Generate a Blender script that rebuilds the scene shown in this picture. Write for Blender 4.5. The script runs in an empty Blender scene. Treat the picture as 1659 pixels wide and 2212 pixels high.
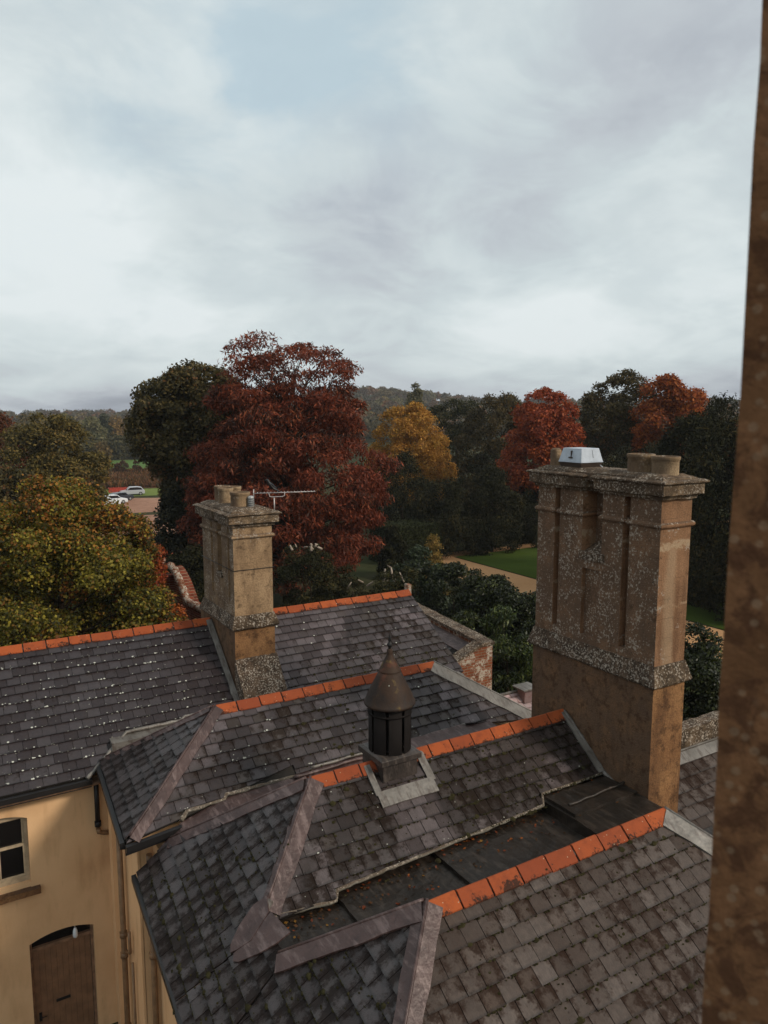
import bpy, bmesh, math, random
import numpy as np
from mathutils import Vector, Matrix, noise as mnoise
R = math.radians
random.seed(7); rng = np.random.default_rng(7)
scene = bpy.context.scene
# ------------------------------------------------------------------ camera
cam = bpy.data.cameras.new('camera'); camo = bpy.data.objects.new('camera', cam); scene.collection.objects.link(camo)
AZ, PITCH = R(59.009), R(-7.458)
fwd = Vector((math.cos(PITCH)*math.cos(AZ), math.cos(PITCH)*math.sin(AZ), math.sin(PITCH)))
camo.location = (0, 0, 0); camo.rotation_euler = fwd.to_track_quat('-Z', 'Y').to_euler()
cam.sensor_fit = 'VERTICAL'; cam.sensor_height = 36; cam.sensor_width = 27; cam.lens = 1650/2212*36
cam.clip_start = 0.05; cam.clip_end = 6000
cam.dof.use_dof = True; cam.dof.focus_distance = 22; cam.dof.aperture_fstop = 8.5
scene.camera = camo
# ------------------------------------------------------------------ light, sky
scene.view_settings.view_transform = 'Standard'; scene.view_settings.look = 'None'
scene.view_settings.exposure = 0.0; scene.view_settings.gamma = 1.0
SUN_AZ, SUN_EL = R(-58), R(34)           # direction TO the sun
sd = Vector((math.cos(SUN_EL)*math.cos(SUN_AZ), math.cos(SUN_EL)*math.sin(SUN_AZ), math.sin(SUN_EL)))
sun = bpy.data.lights.new('sun', 'SUN'); sun.energy = 2.4; sun.angle = R(12); sun.color = (1, .90, .76)
suno = bpy.data.objects.new('sun', sun); suno.rotation_euler = sd.to_track_quat('Z', 'Y').to_euler(); suno.location = (0, 0, 60)
scene.collection.objects.link(suno)
world = bpy.data.worlds.new('World'); scene.world = world; world.use_nodes = True
def dirpx(u, v):                          # a direction in the sky, from its place in the photograph
    x, y, z = u-829.5, -(v-1106), 1650
    t = -PITCH
    f = z*math.cos(t)+y*math.sin(t); up = -z*math.sin(t)+y*math.cos(t)
    return Vector((x*math.sin(AZ)+f*math.cos(AZ), -x*math.cos(AZ)+f*math.sin(AZ), up)).normalized()
def build_world():
    nt = world.node_tree; N = nt.nodes; L = nt.links; N.clear()
    out = N.new('ShaderNodeOutputWorld'); sky = N.new('ShaderNodeTexSky'); sky.sky_type = 'NISHITA'
    sky.sun_disc = False; sky.sun_elevation = SUN_EL; sky.sun_rotation = math.pi/2-SUN_AZ; sky.dust_density = 2
    bs = N.new('ShaderNodeBackground'); bs.inputs[1].default_value = .06; L.new(sky.outputs[0], bs.inputs[0])
    tc = N.new('ShaderNodeTexCoord'); sep = N.new('ShaderNodeSeparateXYZ'); L.new(tc.outputs['Generated'], sep.inputs[0])
    def math_(op, a, b=None, c=None, clamp=False):
        m = N.new('ShaderNodeMath'); m.operation = op; m.use_clamp = clamp
        for i, s in enumerate((a, b, c)):
            if s is None: continue
            if isinstance(s, (int, float)): m.inputs[i].default_value = s
            else: L.new(s, m.inputs[i])
        return m.outputs[0]
    zz = math_('ADD', math_('MAXIMUM', sep.outputs[2], 0.0), .30)
    cx = math_('DIVIDE', sep.outputs[0], zz); cy = math_('DIVIDE', sep.outputs[1], zz)
    cmb = N.new('ShaderNodeCombineXYZ'); L.new(cx, cmb.inputs[0]); L.new(cy, cmb.inputs[1])
    def nz(scale, det, rough, off, dist=0):
        mp = N.new('ShaderNodeMapping'); mp.inputs['Location'].default_value = off; L.new(cmb.outputs[0], mp.inputs[0])
        n = N.new('ShaderNodeTexNoise'); n.inputs['Scale'].default_value = scale; n.inputs['Detail'].default_value = det
        n.inputs['Roughness'].default_value = rough; n.inputs['Distortion'].default_value = dist; L.new(mp.outputs[0], n.inputs[0]); return n.outputs[0]
    n1 = nz(1.0, 7, .55, (3, 1, 0), .3); n2 = nz(2.6, 6, .5, (9, 4, 2), .5); n3 = nz(2.6, 9, .60, (5, 2, 8), .5)
    def lobe(u, v, inner, outer):
        d = dirpx(u, v); c = N.new('ShaderNodeVectorMath'); c.operation = 'DOT_PRODUCT'; L.new(tc.outputs['Generated'], c.inputs[0]); c.inputs[1].default_value = d
        # wobble the edge with the cloud noise
        a = math_('ADD', c.outputs['Value'], math_('MULTIPLY', math_('SUBTRACT', n2, .5), (1-math.cos(R(outer)))*1.3))
        m = N.new('ShaderNodeMapRange'); m.interpolation_type = 'SMOOTHSTEP'; L.new(a, m.inputs[0])
        m.inputs[1].default_value = math.cos(R(outer)); m.inputs[2].default_value = math.cos(R(inner)); return m.outputs[0]
    # brightness of the cloud deck
    b = math_('ADD', .64, math_('MULTIPLY', math_('SUBTRACT', n1, .5), .50))
    b = math_('ADD', b, math_('MULTIPLY', math_('SUBTRACT', n2, .5), .26)); b = math_('ADD', b, math_('MULTIPLY', math_('SUBTRACT', n3, .5), .34))
    mr = N.new('ShaderNodeMapRange'); mr.interpolation_type = 'SMOOTHSTEP'; L.new(math_('ADD', math_('MULTIPLY', n3, .7), math_('MULTIPLY', nz(5.5, 8, .6, (2, 2, 7), .4), .3)), mr.inputs[0]); mr.inputs[1].default_value = .43; mr.inputs[2].default_value = .58
    b = math_('ADD', b, math_('MULTIPLY', math_('SUBTRACT', mr.outputs[0], .5), .075))
    for (u, v, i, o, k) in [(60, 640, 1, 13, .33), (-60, 520, 1, 13, .10), (1350, 560, 1, 13, .13), (560, 760, 1, 10, .16), (1050, 760, 1, 10, .12),
                            (760, 600, 1, 8, -.09), (560, 560, 1, 8, -.05), (60, 865, .5, 10, -.20), (330, 880, .5, 6, -.12), (850, 800, 1, 5, -.05), (1150, 480, 1, 6, -.06), (1500, 100, 2, 12, -.10), (250, 500, 1, 9, -.05),
                            (300, 900, 1, 8, -.06), (950, 880, 1, 8, -.06), (640, 60, 1, 9, .02)]:
        b = math_('ADD', b, math_('MULTIPLY', lobe(u, v, i, o), k))
    hz = N.new('ShaderNodeMapRange'); hz.interpolation_type = 'SMOOTHSTEP'; L.new(math_('ADD', sep.outputs[2], math_('MULTIPLY', math_('SUBTRACT', n2, .5), .05)), hz.inputs[0])
    hz.inputs[1].default_value = .0; hz.inputs[2].default_value = .075
    b = math_('MULTIPLY', b, math_('ADD', .58, math_('MULTIPLY', hz.outputs[0], .42)))
    ramp = N.new('ShaderNodeValToRGB'); L.new(b, ramp.inputs[0]); e = ramp.color_ramp.elements
    e[0].position = .18; e[0].color = (.20, .215, .26, 1); e[1].position = .95; e[1].color = (.80, .86, .87, 1)
    for p, c in [(.34, (.36, .385, .44, 1)), (.48, (.52, .56, .60, 1)), (.62, (.61, .68, .70, 1)), (.78, (.71, .78, .79, 1))]:
        q = e.new(p); q.color = c
    bc = N.new('ShaderNodeBackground'); L.new(ramp.outputs[0], bc.inputs[0]); bc.inputs[1].default_value = 1
    # thin places where blue shows
    bl = math_('MULTIPLY', n3, .25)
    for (u, v, i, o, k) in [(330, 60, 1, 11, .45), (590, 145, .5, 6, .55), (800, 130, .5, 6, .4), (420, 250, 1, 9, .3), (620, -60, 1, 12, .3), (1000, 80, 1, 11, .2), (700, 250, 1, 12, .2)]:
        bl = math_('ADD', bl, math_('MULTIPLY', lobe(u, v, i, o), k))
    thin = N.new('ShaderNodeMapRange'); thin.interpolation_type = 'SMOOTHSTEP'; L.new(math_('ADD', math_('MULTIPLY', n3, .6), math_('MULTIPLY', n2, .4)), thin.inputs[0]); thin.inputs[1].default_value = .60; thin.inputs[2].default_value = .38
    bl = math_('MULTIPLY', bl, math_('ADD', .12, math_('MULTIPLY', thin.outputs[0], .9)), clamp=True)
    mix = N.new('ShaderNodeMixShader'); L.new(math_('MULTIPLY', bl, .5), mix.inputs[0]); L.new(bc.outputs[0], mix.inputs[1])
    # the blue of the clear sky through thin cloud: Nishita plus scattered cloud light
    tint = N.new('ShaderNodeBackground'); tint.inputs[0].default_value = (.44, .62, .68, 1); tint.inputs[1].default_value = .70
    add = N.new('ShaderNodeAddShader'); L.new(bs.outputs[0], add.inputs[0]); L.new(tint.outputs[0], add.inputs[1])
    L.new(add.outputs[0], mix.inputs[2]); L.new(mix.outputs[0], out.inputs[0])
build_world()

# ------------------------------------------------------------------ node helpers
class NB:
    def __init__(s, name):
        s.m = bpy.data.materials.new(name); s.m.use_nodes = True; s.t = s.m.node_tree; s.N = s.t.nodes; s.L = s.t.links
        s.N.clear(); s.out = s.N.new('ShaderNodeOutputMaterial'); s.b = s.N.new('ShaderNodeBsdfPrincipled'); s.L.new(s.b.outputs[0], s.out.inputs[0])
        s.tc = s.N.new('ShaderNodeTexCoord'); s.co = s.tc.outputs['Object']
    def _in(s, sock, v):
        if v is None: return
        if hasattr(v, 'is_output'): s.L.new(v, sock)
        elif isinstance(v, (tuple, list)) and len(v) == 3 and sock.type == 'RGBA': sock.default_value = (*v, 1)
        else: sock.default_value = v
    def math(s, op, a, b=None, clamp=False):
        m = s.N.new('ShaderNodeMath'); m.operation = op; m.use_clamp = clamp; s._in(m.inputs[0], a); s._in(m.inputs[1], b); return m.outputs[0]
    def noise(s, scale, det=4, rough=.55, vec=None, stretch=None, dist=0, off=None):
        v = vec or s.co
        if stretch or off:
            mp = s.N.new('ShaderNodeMapping'); mp.inputs['Scale'].default_value = stretch or (1, 1, 1)
            if off: mp.inputs['Location'].default_value = off
            s.L.new(v, mp.inputs[0]); v = mp.outputs[0]
        n = s.N.new('ShaderNodeTexNoise'); n.inputs['Scale'].default_value = scale; n.inputs['Detail'].default_value = det
        n.inputs['Roughness'].default_value = rough; n.inputs['Distortion'].default_value = dist; s.L.new(v, n.inputs[0]); return n.outputs[0]
    def voro(s, scale, feat='F1', vec=None, rnd=1):
        n = s.N.new('ShaderNodeTexVoronoi'); n.feature = feat; n.inputs['Scale'].default_value = scale; n.inputs['Randomness'].default_value = rnd
        s.L.new(vec or s.co, n.inputs[0]); return n.outputs['Distance']
    def step(s, v, a, b, lo=0., hi=1.):
        m = s.N.new('ShaderNodeMapRange'); m.interpolation_type = 'SMOOTHSTEP'; s._in(m.inputs[0], v)
        m.inputs[1].default_value = a; m.inputs[2].default_value = b; m.inputs[3].default_value = lo; m.inputs[4].default_value = hi; return m.outputs[0]
    def mix(s, f, a, b, mode='MIX'):
        m = s.N.new('ShaderNodeMix'); m.data_type = 'RGBA'; m.blend_type = mode; s._in(m.inputs[0], f)
        s._in(m.inputs[6], a); s._in(m.inputs[7], b); return m.outputs[2]
    def attr(s, name):
        a = s.N.new('ShaderNodeAttribute'); a.attribute_name = name; return a
    def sep(s, v):
        n = s.N.new('ShaderNodeSeparateXYZ'); s.L.new(v, n.inputs[0]); return n.outputs
    def geo(s): return s.N.new('ShaderNodeNewGeometry').outputs
    def fin(s, col, rough=.8, bump=None, bd=.01, spec=.5, metal=0, bs=1):
        s._in(s.b.inputs['Base Color'], col); s._in(s.b.inputs['Roughness'], rough); s.b.inputs['Specular IOR Level'].default_value = spec
        s.b.inputs['Metallic'].default_value = metal
        if bump is not None:
            bp = s.N.new('ShaderNodeBump'); bp.inputs['Distance'].default_value = bd; bp.inputs['Strength'].default_value = bs
            s.L.new(bump, bp.inputs['Height']); s.L.new(bp.outputs[0], s.b.inputs['Normal'])
        return s.m

def plain(name, col, rough=.7, spec=.4, var=.25, scale=6, metal=0):
    n = NB(name); f = n.noise(scale, 5); c2 = tuple(c*(1-var) for c in col)
    return n.fin(n.mix(n.step(f, .3, .7), col, c2), rough, n.noise(scale*8, 3), .002, spec, metal)

def slate_mat(name, c1, c2, moss, moss_amt, lichen=.0, warm=None, rough=.5, bright=None, spec=.5, clean=None, grain=.6, edgew=.4):
    wm = lambda c: (c[0]*.60, c[1]*.475, c[2]*.475)
    c1, c2, moss = tuple(x*.74 for x in wm(c1)), tuple(x*.90 for x in wm(c2)), tuple(x*1.05 for x in wm(moss)); bright = tuple(x*1.25 for x in wm(bright)) if bright else None; warm = tuple(x*.7 for x in warm) if warm else None
    n = NB(name); a = n.attr('sl'); s = n.sep(a.outputs['Vector']); r1, r2, uf = s[0], s[1], s[2]; vf = a.outputs['Alpha']
    base = n.mix(r1, c1, c2)
    base = n.mix(n.step(n.noise(14, 5, .6), .35, .7, 0, .55), base, tuple(x*.62 for x in c1))
    if warm: base = n.mix(n.step(r2, .72, .95, 0, .6), base, warm)
    if bright: base = n.mix(n.math('MULTIPLY', n.step(n.noise(1.1, 3, .5, off=(3, 3, 3)), .52, .66), n.step(r1, .25, .6)), base, bright)
    cl = None
    if clean:                            # slates washed clean by the run-off of the lead beside or above them
        p = n.sep(n.co); f = n.math('ADD', n.math('SUBTRACT', p[0], n.math('MULTIPLY', p[1], clean[1])), clean[2])
        wob = n.math('MULTIPLY', n.math('SUBTRACT', n.noise(3.1, 4, .6, stretch=(1, .3, .3)), .5), 1.3)
        cl = n.math('MULTIPLY', n.step(n.math('ADD', f, wob), .62, .25), .8)
        if clean[0] == 'vent': cl = n.math('MAXIMUM', cl, n.math('MULTIPLY', n.step(n.math('ABSOLUTE', n.math('ADD', n.math('ADD', p[0], n.math('MULTIPLY', p[1], .12)), n.math('MULTIPLY', wob, .25))), .52, .40), n.step(p[1], .55, .4)))
        base = n.mix(n.math('MULTIPLY', cl, n.step(r1, .0, .8, .35, .9)), base, bright)
    # moss and dirt: patches across the slope, gathering at the tails and sides of the slates
    m = n.math('ADD', n.noise(.9, 4, .6), n.math('MULTIPLY', n.math('SUBTRACT', n.noise(10, 9, .75), .5), 1.25))
    m = n.math('ADD', m, n.math('MULTIPLY', n.math('SUBTRACT', r2, .5), .20))
    m = n.math('ADD', m, n.math('MULTIPLY', n.math('SUBTRACT', .30, n.math('ABSOLUTE', n.math('SUBTRACT', uf, .45))), -edgew))
    m = n.math('ADD', m, n.math('MULTIPLY', n.math('SUBTRACT', vf, .4), .16))
    if cl is not None: m = n.math('SUBTRACT', m, n.math('MULTIPLY', cl, .22))
    mm = n.step(m, .50-moss_amt, .80-moss_amt, 0, .85)
    st = n.step(n.noise(16, 7, .75, stretch=(2.4, .5, .5)), .42, .70, 0, .75*grain); base = n.mix(st, base, tuple(x*1.5 for x in moss)); base = n.mix(n.step(n.noise(3.5, 5, .7, off=(8, 2, 6)), .45, .65, 0, .35), base, tuple(x*1.9 for x in moss))
    col = n.mix(mm, base, moss)
    edge = n.math('MULTIPLY', n.step(vf, .20, .03), n.step(n.noise(30, 2), .3, .6, .55, 1))
    col = n.mix(n.math('MULTIPLY', edge, .7), col, tuple(x*.45 for x in moss))
    ed2 = n.step(n.math('ABSOLUTE', n.math('SUBTRACT', uf, .5)), .47, .5, 0, .6)
    col = n.mix(ed2, col, tuple(x*.4 for x in moss))
    if lichen > 0:
        v = n.voro(15); sp = n.step(n.math('ADD', v, n.math('MULTIPLY', n.noise(40, 2), .2)), .44, .34)
        sp = n.math('MULTIPLY', sp, n.step(vf, .26, .14)); sp = n.math('MULTIPLY', sp, n.step(n.noise(5, 3), .62-lichen, .72-lichen))
        v2 = n.step(n.voro(7.3), .07, .05); v2 = n.math('MULTIPLY', v2, n.step(n.noise(2.3, 2), .5, .6)); sp = n.math('MAXIMUM', sp, v2)
        col = n.mix(sp, col, (.50, .49, .42)); n_sp = sp
    rg = n.math('ADD', n.math('MULTIPLY', mm, .35), n.math('ADD', rough-.1, n.math('MULTIPLY', n.noise(7, 4), .2)))
    bump = n.math('ADD', n.noise(45, 5, .7), n.math('MULTIPLY', mm, .6))
    m_ = n.fin(col, rg, bump, .006, spec)
    n._in(n.b.inputs['Specular IOR Level'], n.math('MULTIPLY', n.math('SUBTRACT', 1.0, n.math('MULTIPLY', mm, .75)), n.math('MULTIPLY', spec, n.math('ADD', .55, n.math('MULTIPLY', r1, .7)))))
    return m_

def stone_mat(name, c1, c2, c3, lichen=.3, side=.0, dark=.3, rough=.9, block=False):
    """Bath-stone-like render: warm ochre, brown soot, pale and black lichen; side = extra lichen, and switches on painted shade, on faces turned to -X."""
    n = NB(name); col = n.mix(n.step(n.noise(1.3, 5, .6), .35, .65), c1, c2)
    st = n.noise(3.2, 6, .6, stretch=(1, 1, .22)); col = n.mix(n.step(st, .45, .7, 0, .75), col, c3)
    g = n.noise(38, 5, .7); col = n.mix(n.step(g, .35, .7, 0, .45), col, tuple(x*.45 for x in c3))
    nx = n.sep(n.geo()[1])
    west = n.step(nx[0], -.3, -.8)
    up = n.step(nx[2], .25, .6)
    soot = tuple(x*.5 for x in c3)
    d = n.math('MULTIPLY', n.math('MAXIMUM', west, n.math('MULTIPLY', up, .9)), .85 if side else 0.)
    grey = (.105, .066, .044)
    col = n.mix(n.math('MULTIPLY', d, n.step(n.noise(2.1, 5, .65), .25, .6, .45, 1)), col, grey)  # shade of the -X faces painted in as brown-grey; tops get it too
    col = n.mix(n.step(n.noise(5.5, 6, .7, off=(5, 1, 2)), .62-dark*.3, .74-dark*.2, 0, .7), col, soot)
    if block:                             # cement repairs: two pale bands and a washed streak on the end face, ashlar joints
        pz = n.sep(n.co); south = n.step(nx[1], -.6, -.9); wz = n.math('ADD', pz[2], n.math('MULTIPLY', n.math('SUBTRACT', n.noise(4, 4), .5), .22))
        m1 = n.math('MAXIMUM', n.step(n.math('ABSOLUTE', n.math('SUBTRACT', wz, 10.20)), .085, .04), n.math('MULTIPLY', n.step(n.math('ABSOLUTE', n.math('SUBTRACT', wz, 9.23)), .04, .015), .6))
        xx = n.math('ADD', pz[0], n.math('MULTIPLY', n.math('SUBTRACT', n.noise(2.5, 4, stretch=(1, 1, .4)), .5), .25)); stk = n.math('MULTIPLY', n.step(n.math('ABSOLUTE', n.math('SUBTRACT', xx, 4.04)), .16, .05), n.step(pz[2], 10.25, 10.1))
        col = n.mix(n.math('MULTIPLY', n.math('MULTIPLY', n.math('MAXIMUM', n.math('MULTIPLY', m1, n.step(n.noise(7, 3), .35, .5)), n.math('MULTIPLY', stk, .55)), south), .8), col, (.42, .30, .19))
    fz = n.sep(n.co)[2]; jz = n.math('FRACT', n.math('MULTIPLY', n.math('ADD', fz, n.math('MULTIPLY', n.noise(1.1, 2), .02)), 3.1)); col = n.mix(n.math('MULTIPLY', n.step(n.math('ABSOLUTE', n.math('SUBTRACT', jz, .5)), .482, .495), n.step(n.noise(2.7, 3), .45, .6, 0, .55)), col, soot)
    if lichen > 0:
        amt = n.math('ADD', lichen*.16, n.math('MULTIPLY', n.math('MAXIMUM', west, up), side*.24))
        patch = n.noise(1.7, 5, .6, off=(2, 8, 3))
        k = n.step(n.math('ADD', patch, n.math('SUBTRACT', amt, .12)), .47, .62)
        wv = n.N.new('ShaderNodeVectorMath'); wv.operation = 'ADD'; n.L.new(n.co, wv.inputs[0])
        nn = n.N.new('ShaderNodeTexNoise'); nn.inputs['Scale'].default_value = 22; n.L.new(n.co, nn.inputs[0])
        sc = n.N.new('ShaderNodeVectorMath'); sc.operation = 'SCALE'; sc.inputs['Scale'].default_value = .06; n.L.new(nn.outputs['Color'], sc.inputs[0]); n.L.new(sc.outputs[0], wv.inputs[1])
        dens = n.math('MULTIPLY', n.step(n.math('ADD', n.noise(2.2, 4, .6, off=(9, 3, 5)), n.math('MULTIPLY', lichen, .03)), .40, .62), .10)
        sp = n.math('MAXIMUM', n.step(n.math('ADD', n.noise(27, 4, .62, off=(1, 6, 2)), dens), .60, .69), n.math('MULTIPLY', n.step(n.voro(11, vec=wv.outputs[0]), .14, .10), .6))
        sp = n.math('MULTIPLY', sp, n.step(k, 0, .6))
        col = n.mix(n.math('MULTIPLY', sp, n.step(n.noise(17, 3), .3, .7, .6, 1.)), col, (.40, .335, .27))
        col = n.mix(n.math('MULTIPLY', n.step(n.voro(13, vec=wv.outputs[0]), .16, .1), n.math('MULTIPLY', k, .8)), col, (.035, .03, .024))
    bump = n.math('ADD', n.noise(30, 6, .7), n.math('MULTIPLY', n.noise(6, 4), .8))
    return n.fin(col, rough, bump, .02, .2)

def leaf_mat(name, rough=.6, tr=.35, spec=.25):
    n = NB(name); a = n.attr('lc'); col = n.mix(1., a.outputs['Color'], (1.05, .86, .64), 'MULTIPLY'); n.fin(col, rough, spec=spec)
    t = n.N.new('ShaderNodeBsdfTranslucent'); n.L.new(col, t.inputs[0]); mx = n.N.new('ShaderNodeMixShader'); mx.inputs[0].default_value = tr
    n.L.new(n.b.outputs[0], mx.inputs[1]); n.L.new(t.outputs[0], mx.inputs[2]); n.L.new(mx.outputs[0], n.out.inputs[0]); return n.m

def brick_mat(name, cs, mortar, scale=1, rot=(R(90), 0, 0), lich=.0):
    n = NB(name); mp = n.N.new('ShaderNodeMapping'); mp.vector_type = 'POINT'; mp.inputs['Rotation'].default_value = rot; n.L.new(n.co, mp.inputs[0])
    # the courses run along whichever wall face is seen: blend x and y so both directions show joints
    s = n.sep(n.co); cmb = n.N.new('ShaderNodeCombineXYZ'); n.L.new(n.math('ADD', s[0], s[1]), cmb.inputs[0]); n.L.new(s[2], cmb.inputs[1])
    b = n.N.new('ShaderNodeTexBrick'); n.L.new(cmb.outputs[0], b.inputs[0]); b.inputs['Color1'].default_value = (*cs[0], 1); b.inputs['Color2'].default_value = (*cs[1], 1)
    b.inputs['Mortar'].default_value = (*mortar, 1); b.inputs['Scale'].default_value = 1; b.inputs['Brick Width'].default_value = .225*scale; b.inputs['Row Height'].default_value = .075*scale
    b.inputs['Mortar Size'].default_value = .010*scale; b.inputs['Bias'].default_value = 0
    col = n.mix(n.step(n.noise(1.4, 5, .6), .45, .7, 0, .7), b.outputs[0], tuple(x*.3 for x in cs[0]))
    if lich: col = n.mix(n.math('MULTIPLY', n.step(n.noise(3, 6, .7), .56-lich*.1, .64-lich*.1), n.step(n.noise(14, 4, .7), .4, .55)), col, (.42, .36, .29))
    return n.fin(col, .95, n.math('ADD', b.outputs['Fac'], n.noise(30)), .01, .1)

M = {}
M['slate_blue'] = slate_mat('slate_blue', (.054, .047, .052), (.076, .067, .073), (.030, .024, .019), -.14, .16, rough=.42, edgew=.2)
M['slate_mid'] = slate_mat('slate_mid', (.056, .048, .050), (.096, .083, .085), (.028, .021, .014), .03, .07, warm=(.075, .055, .042), rough=.5, bright=(.14, .13, .135), clean=('hip', 1.24, 6.94))
M['slate_mossy'] = slate_mat('slate_mossy', (.050, .041, .037), (.090, .074, .067), (.020, .0135, .008), .13, .03, warm=(.070, .047, .034), rough=.45, edgew=.45, bright=(.13, .12, .12), clean=('vent', 1.0, 2.25))
M['slate_hip'] = slate_mat('slate_hip', (.054, .044, .043), (.096, .082, .082), (.018, .0125, .009), .15, .0, warm=(.05, .034, .026), rough=.36, spec=.6, edgew=.6)
M['slate_tan'] = slate_mat('slate_tan', (.098, .078, .056), (.160, .134, .100), (.036, .0235, .0155), .05, .0, warm=(.105, .066, .046), rough=.6, grain=1.)
M['slate_glare'] = slate_mat('slate_glare', (.75, .75, .75), (.95, .95, .95), (.45, .33, .30), .02, .0, rough=.35)  # glare of the wet shed roof painted into the slate colour
M['deck'] = plain('roof_deck', (.022, .017, .013), .9)
def ridge_mat():
    n = NB('terracotta_ridge'); oi = n.N.new('ShaderNodeObjectInfo'); rnd = oi.outputs['Random']
    w = n.N.new('ShaderNodeVectorMath'); w.operation = 'ADD'; n.L.new(n.co, w.inputs[0]); cb = n.N.new('ShaderNodeCombineXYZ')
    for i in range(3): n.L.new(n.math('MULTIPLY', rnd, 37.+i*11), cb.inputs[i])
    n.L.new(cb.outputs[0], w.inputs[1]); v = w.outputs[0]
    c = n.mix(rnd, (.36, .080, .022), (.22, .046, .017)); c = n.mix(n.step(n.noise(7, 5, .6, vec=v), .45, .7, 0, .6), c, (.19, .042, .016)); c = n.mix(n.step(n.noise(60, 5, .8, vec=v), .55, .75, 0, .6), c, (.09, .03, .015))
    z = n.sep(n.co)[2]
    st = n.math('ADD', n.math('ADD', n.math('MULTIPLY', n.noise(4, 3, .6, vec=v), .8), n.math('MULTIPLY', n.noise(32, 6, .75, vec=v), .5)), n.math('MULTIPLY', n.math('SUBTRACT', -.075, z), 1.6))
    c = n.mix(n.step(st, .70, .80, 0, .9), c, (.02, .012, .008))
    c = n.mix(n.step(n.voro(11, vec=v), .10, .07, 0, .7), c, (.45, .35, .24))
    return n.fin(c, .8, n.noise(30, 5, .7, vec=v), .006, .2)
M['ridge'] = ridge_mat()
def lead_mat(name, c1, c2, c3, rough=.45):
    n = NB(name); s = n.noise(5, 6, .65, stretch=(2.5, .5, .8)); c = n.mix(n.step(n.noise(2.1, 4), .35, .65), c1, c2)
    c = n.mix(n.step(s, .48, .66, 0, .75), c, c3); c = n.mix(n.step(n.noise(9, 5, .7), .55, .75, 0, .6), c, tuple(x*.35 for x in c1))
    return n.fin(c, rough, n.math('ADD', n.noise(12, 4), n.math('MULTIPLY', s, .7)), .012, .5, .15)
M['lead'] = lead_mat('lead_purple', (.048, .025, .022), (.080, .043, .037), (.17, .115, .105))
M['lead_pale'] = lead_mat('lead_pale', (.12, .105, .090), (.19, .17, .15), (.07, .05, .04))
M['lead_dark'] = lead_mat('lead_dark', (.011, .007, .004), (.021, .013, .008), (.050, .036, .027), .5)
M['fillet'] = stone_mat('mortar_fillet', (.26, .24, .20), (.17, .15, .12), (.12, .10, .07), .9, .5)
M['stone'] = stone_mat('chimney_stone', (.36, .195, .105), (.27, .140, .072), (.12, .060, .032), .42, 1., .25, block=True)
M['stone_light'] = stone_mat('chimney_stone_pale', (.44, .29, .165), (.34, .215, .118), (.15, .090, .050), .50, .8, .3)
M['cap_stone'] = stone_mat('chimney_cap_stone', (.36, .25, .15), (.24, .155, .09), (.085, .055, .034), 1.4, .9, .9)
M['stone_base'] = stone_mat('chimney_base_render', (.34, .175, .075), (.25, .122, .052), (.11, .052, .025), 0, .22, .5)
M['lichen'] = stone_mat('lichened_weathering', (.17, .115, .07), (.10, .066, .04), (.045, .030, .019), 2.2, .9, .7)
n = NB('window_jamb_stone'); c = n.mix(n.step(n.noise(5, 4), .35, .65), (.23, .112, .056), (.155, .074, .036)); c = n.mix(n.step(n.noise(26, 5, .66, dist=.6), .47, .62, 0, .8), c, (.075, .034, .020))
c = n.mix(n.step(n.voro(60), .32, .2, 0, .5), c, (.30, .20, .13))
c = n.mix(n.step(n.noise(9, 4, .6, off=(3, 1, 2)), .55, .75, 0, .6), c, (.10, .048, .022)); c = n.mix(n.step(n.noise(14, 3, .5, off=(7, 5, 1)), .62, .72, 0, .6), c, (.30, .22, .17)); c = n.mix(n.step(n.noise(90, 4, .7), .4, .7, 0, .4), c, (.10, .05, .025))
M['jamb'] = n.fin(c, .95, n.noise(40, 5, .6), .004, .1)
def render_mat():
    n = NB('ochre_render'); c = n.mix(n.step(n.noise(.8, 5, .6), .3, .7), (.74, .47, .255), (.64, .385, .20))
    c = n.mix(n.step(n.noise(2.5, 5, .6, stretch=(1, 1, .25)), .5, .75, 0, .45), c, (.38, .20, .088))
    c = n.mix(n.math('MULTIPLY', n.step(n.noise(6, 6, .7, stretch=(1, 1, .12)), .60, .75), .35), c, (.22, .115, .055)); c = n.mix(n.step(n.noise(34, 5, .75), .60, .75, 0, .3), c, (.30, .17, .08))
    return n.fin(c, .85, n.noise(60, 4, .6), .003, .2)
M['render'] = render_mat()
M['paint'] = plain('cream_paint', (.50, .38, .25), .5, .4, .3, 9)
M['door'] = plain('brown_door_paint', (.25, .13, .068), .55, .4, .3, 5)
M['wood_pale'] = plain('worn_timber', (.30, .17, .10), .7, .3, .5, 8)
M['black'] = plain('black_iron', (.012, .010, .010), .5, .4, .3, 9)
M['pipe'] = plain('ochre_pipe_paint', (.27, .155, .080), .5, .4, .35, 7)
M['pot'] = stone_mat('chimney_pot_clay', (.42, .30, .18), (.33, .22, .125), (.18, .11, .06), .25, .1, .35)
M['zinc'] = plain('zinc', (.45, .45, .44), .4, .5, .4, 10, .4)
M['plastic'] = plain('pale_grey_housing', (.46, .50, .56), .45, .5, .18, 8)
M['brown_metal'] = plain('brown_metal', (.055, .035, .025), .5, .5, .3, 7)
M['alu'] = plain('aluminium', (.55, .50, .48), .4, .5, .3, 9, .3)
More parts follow.
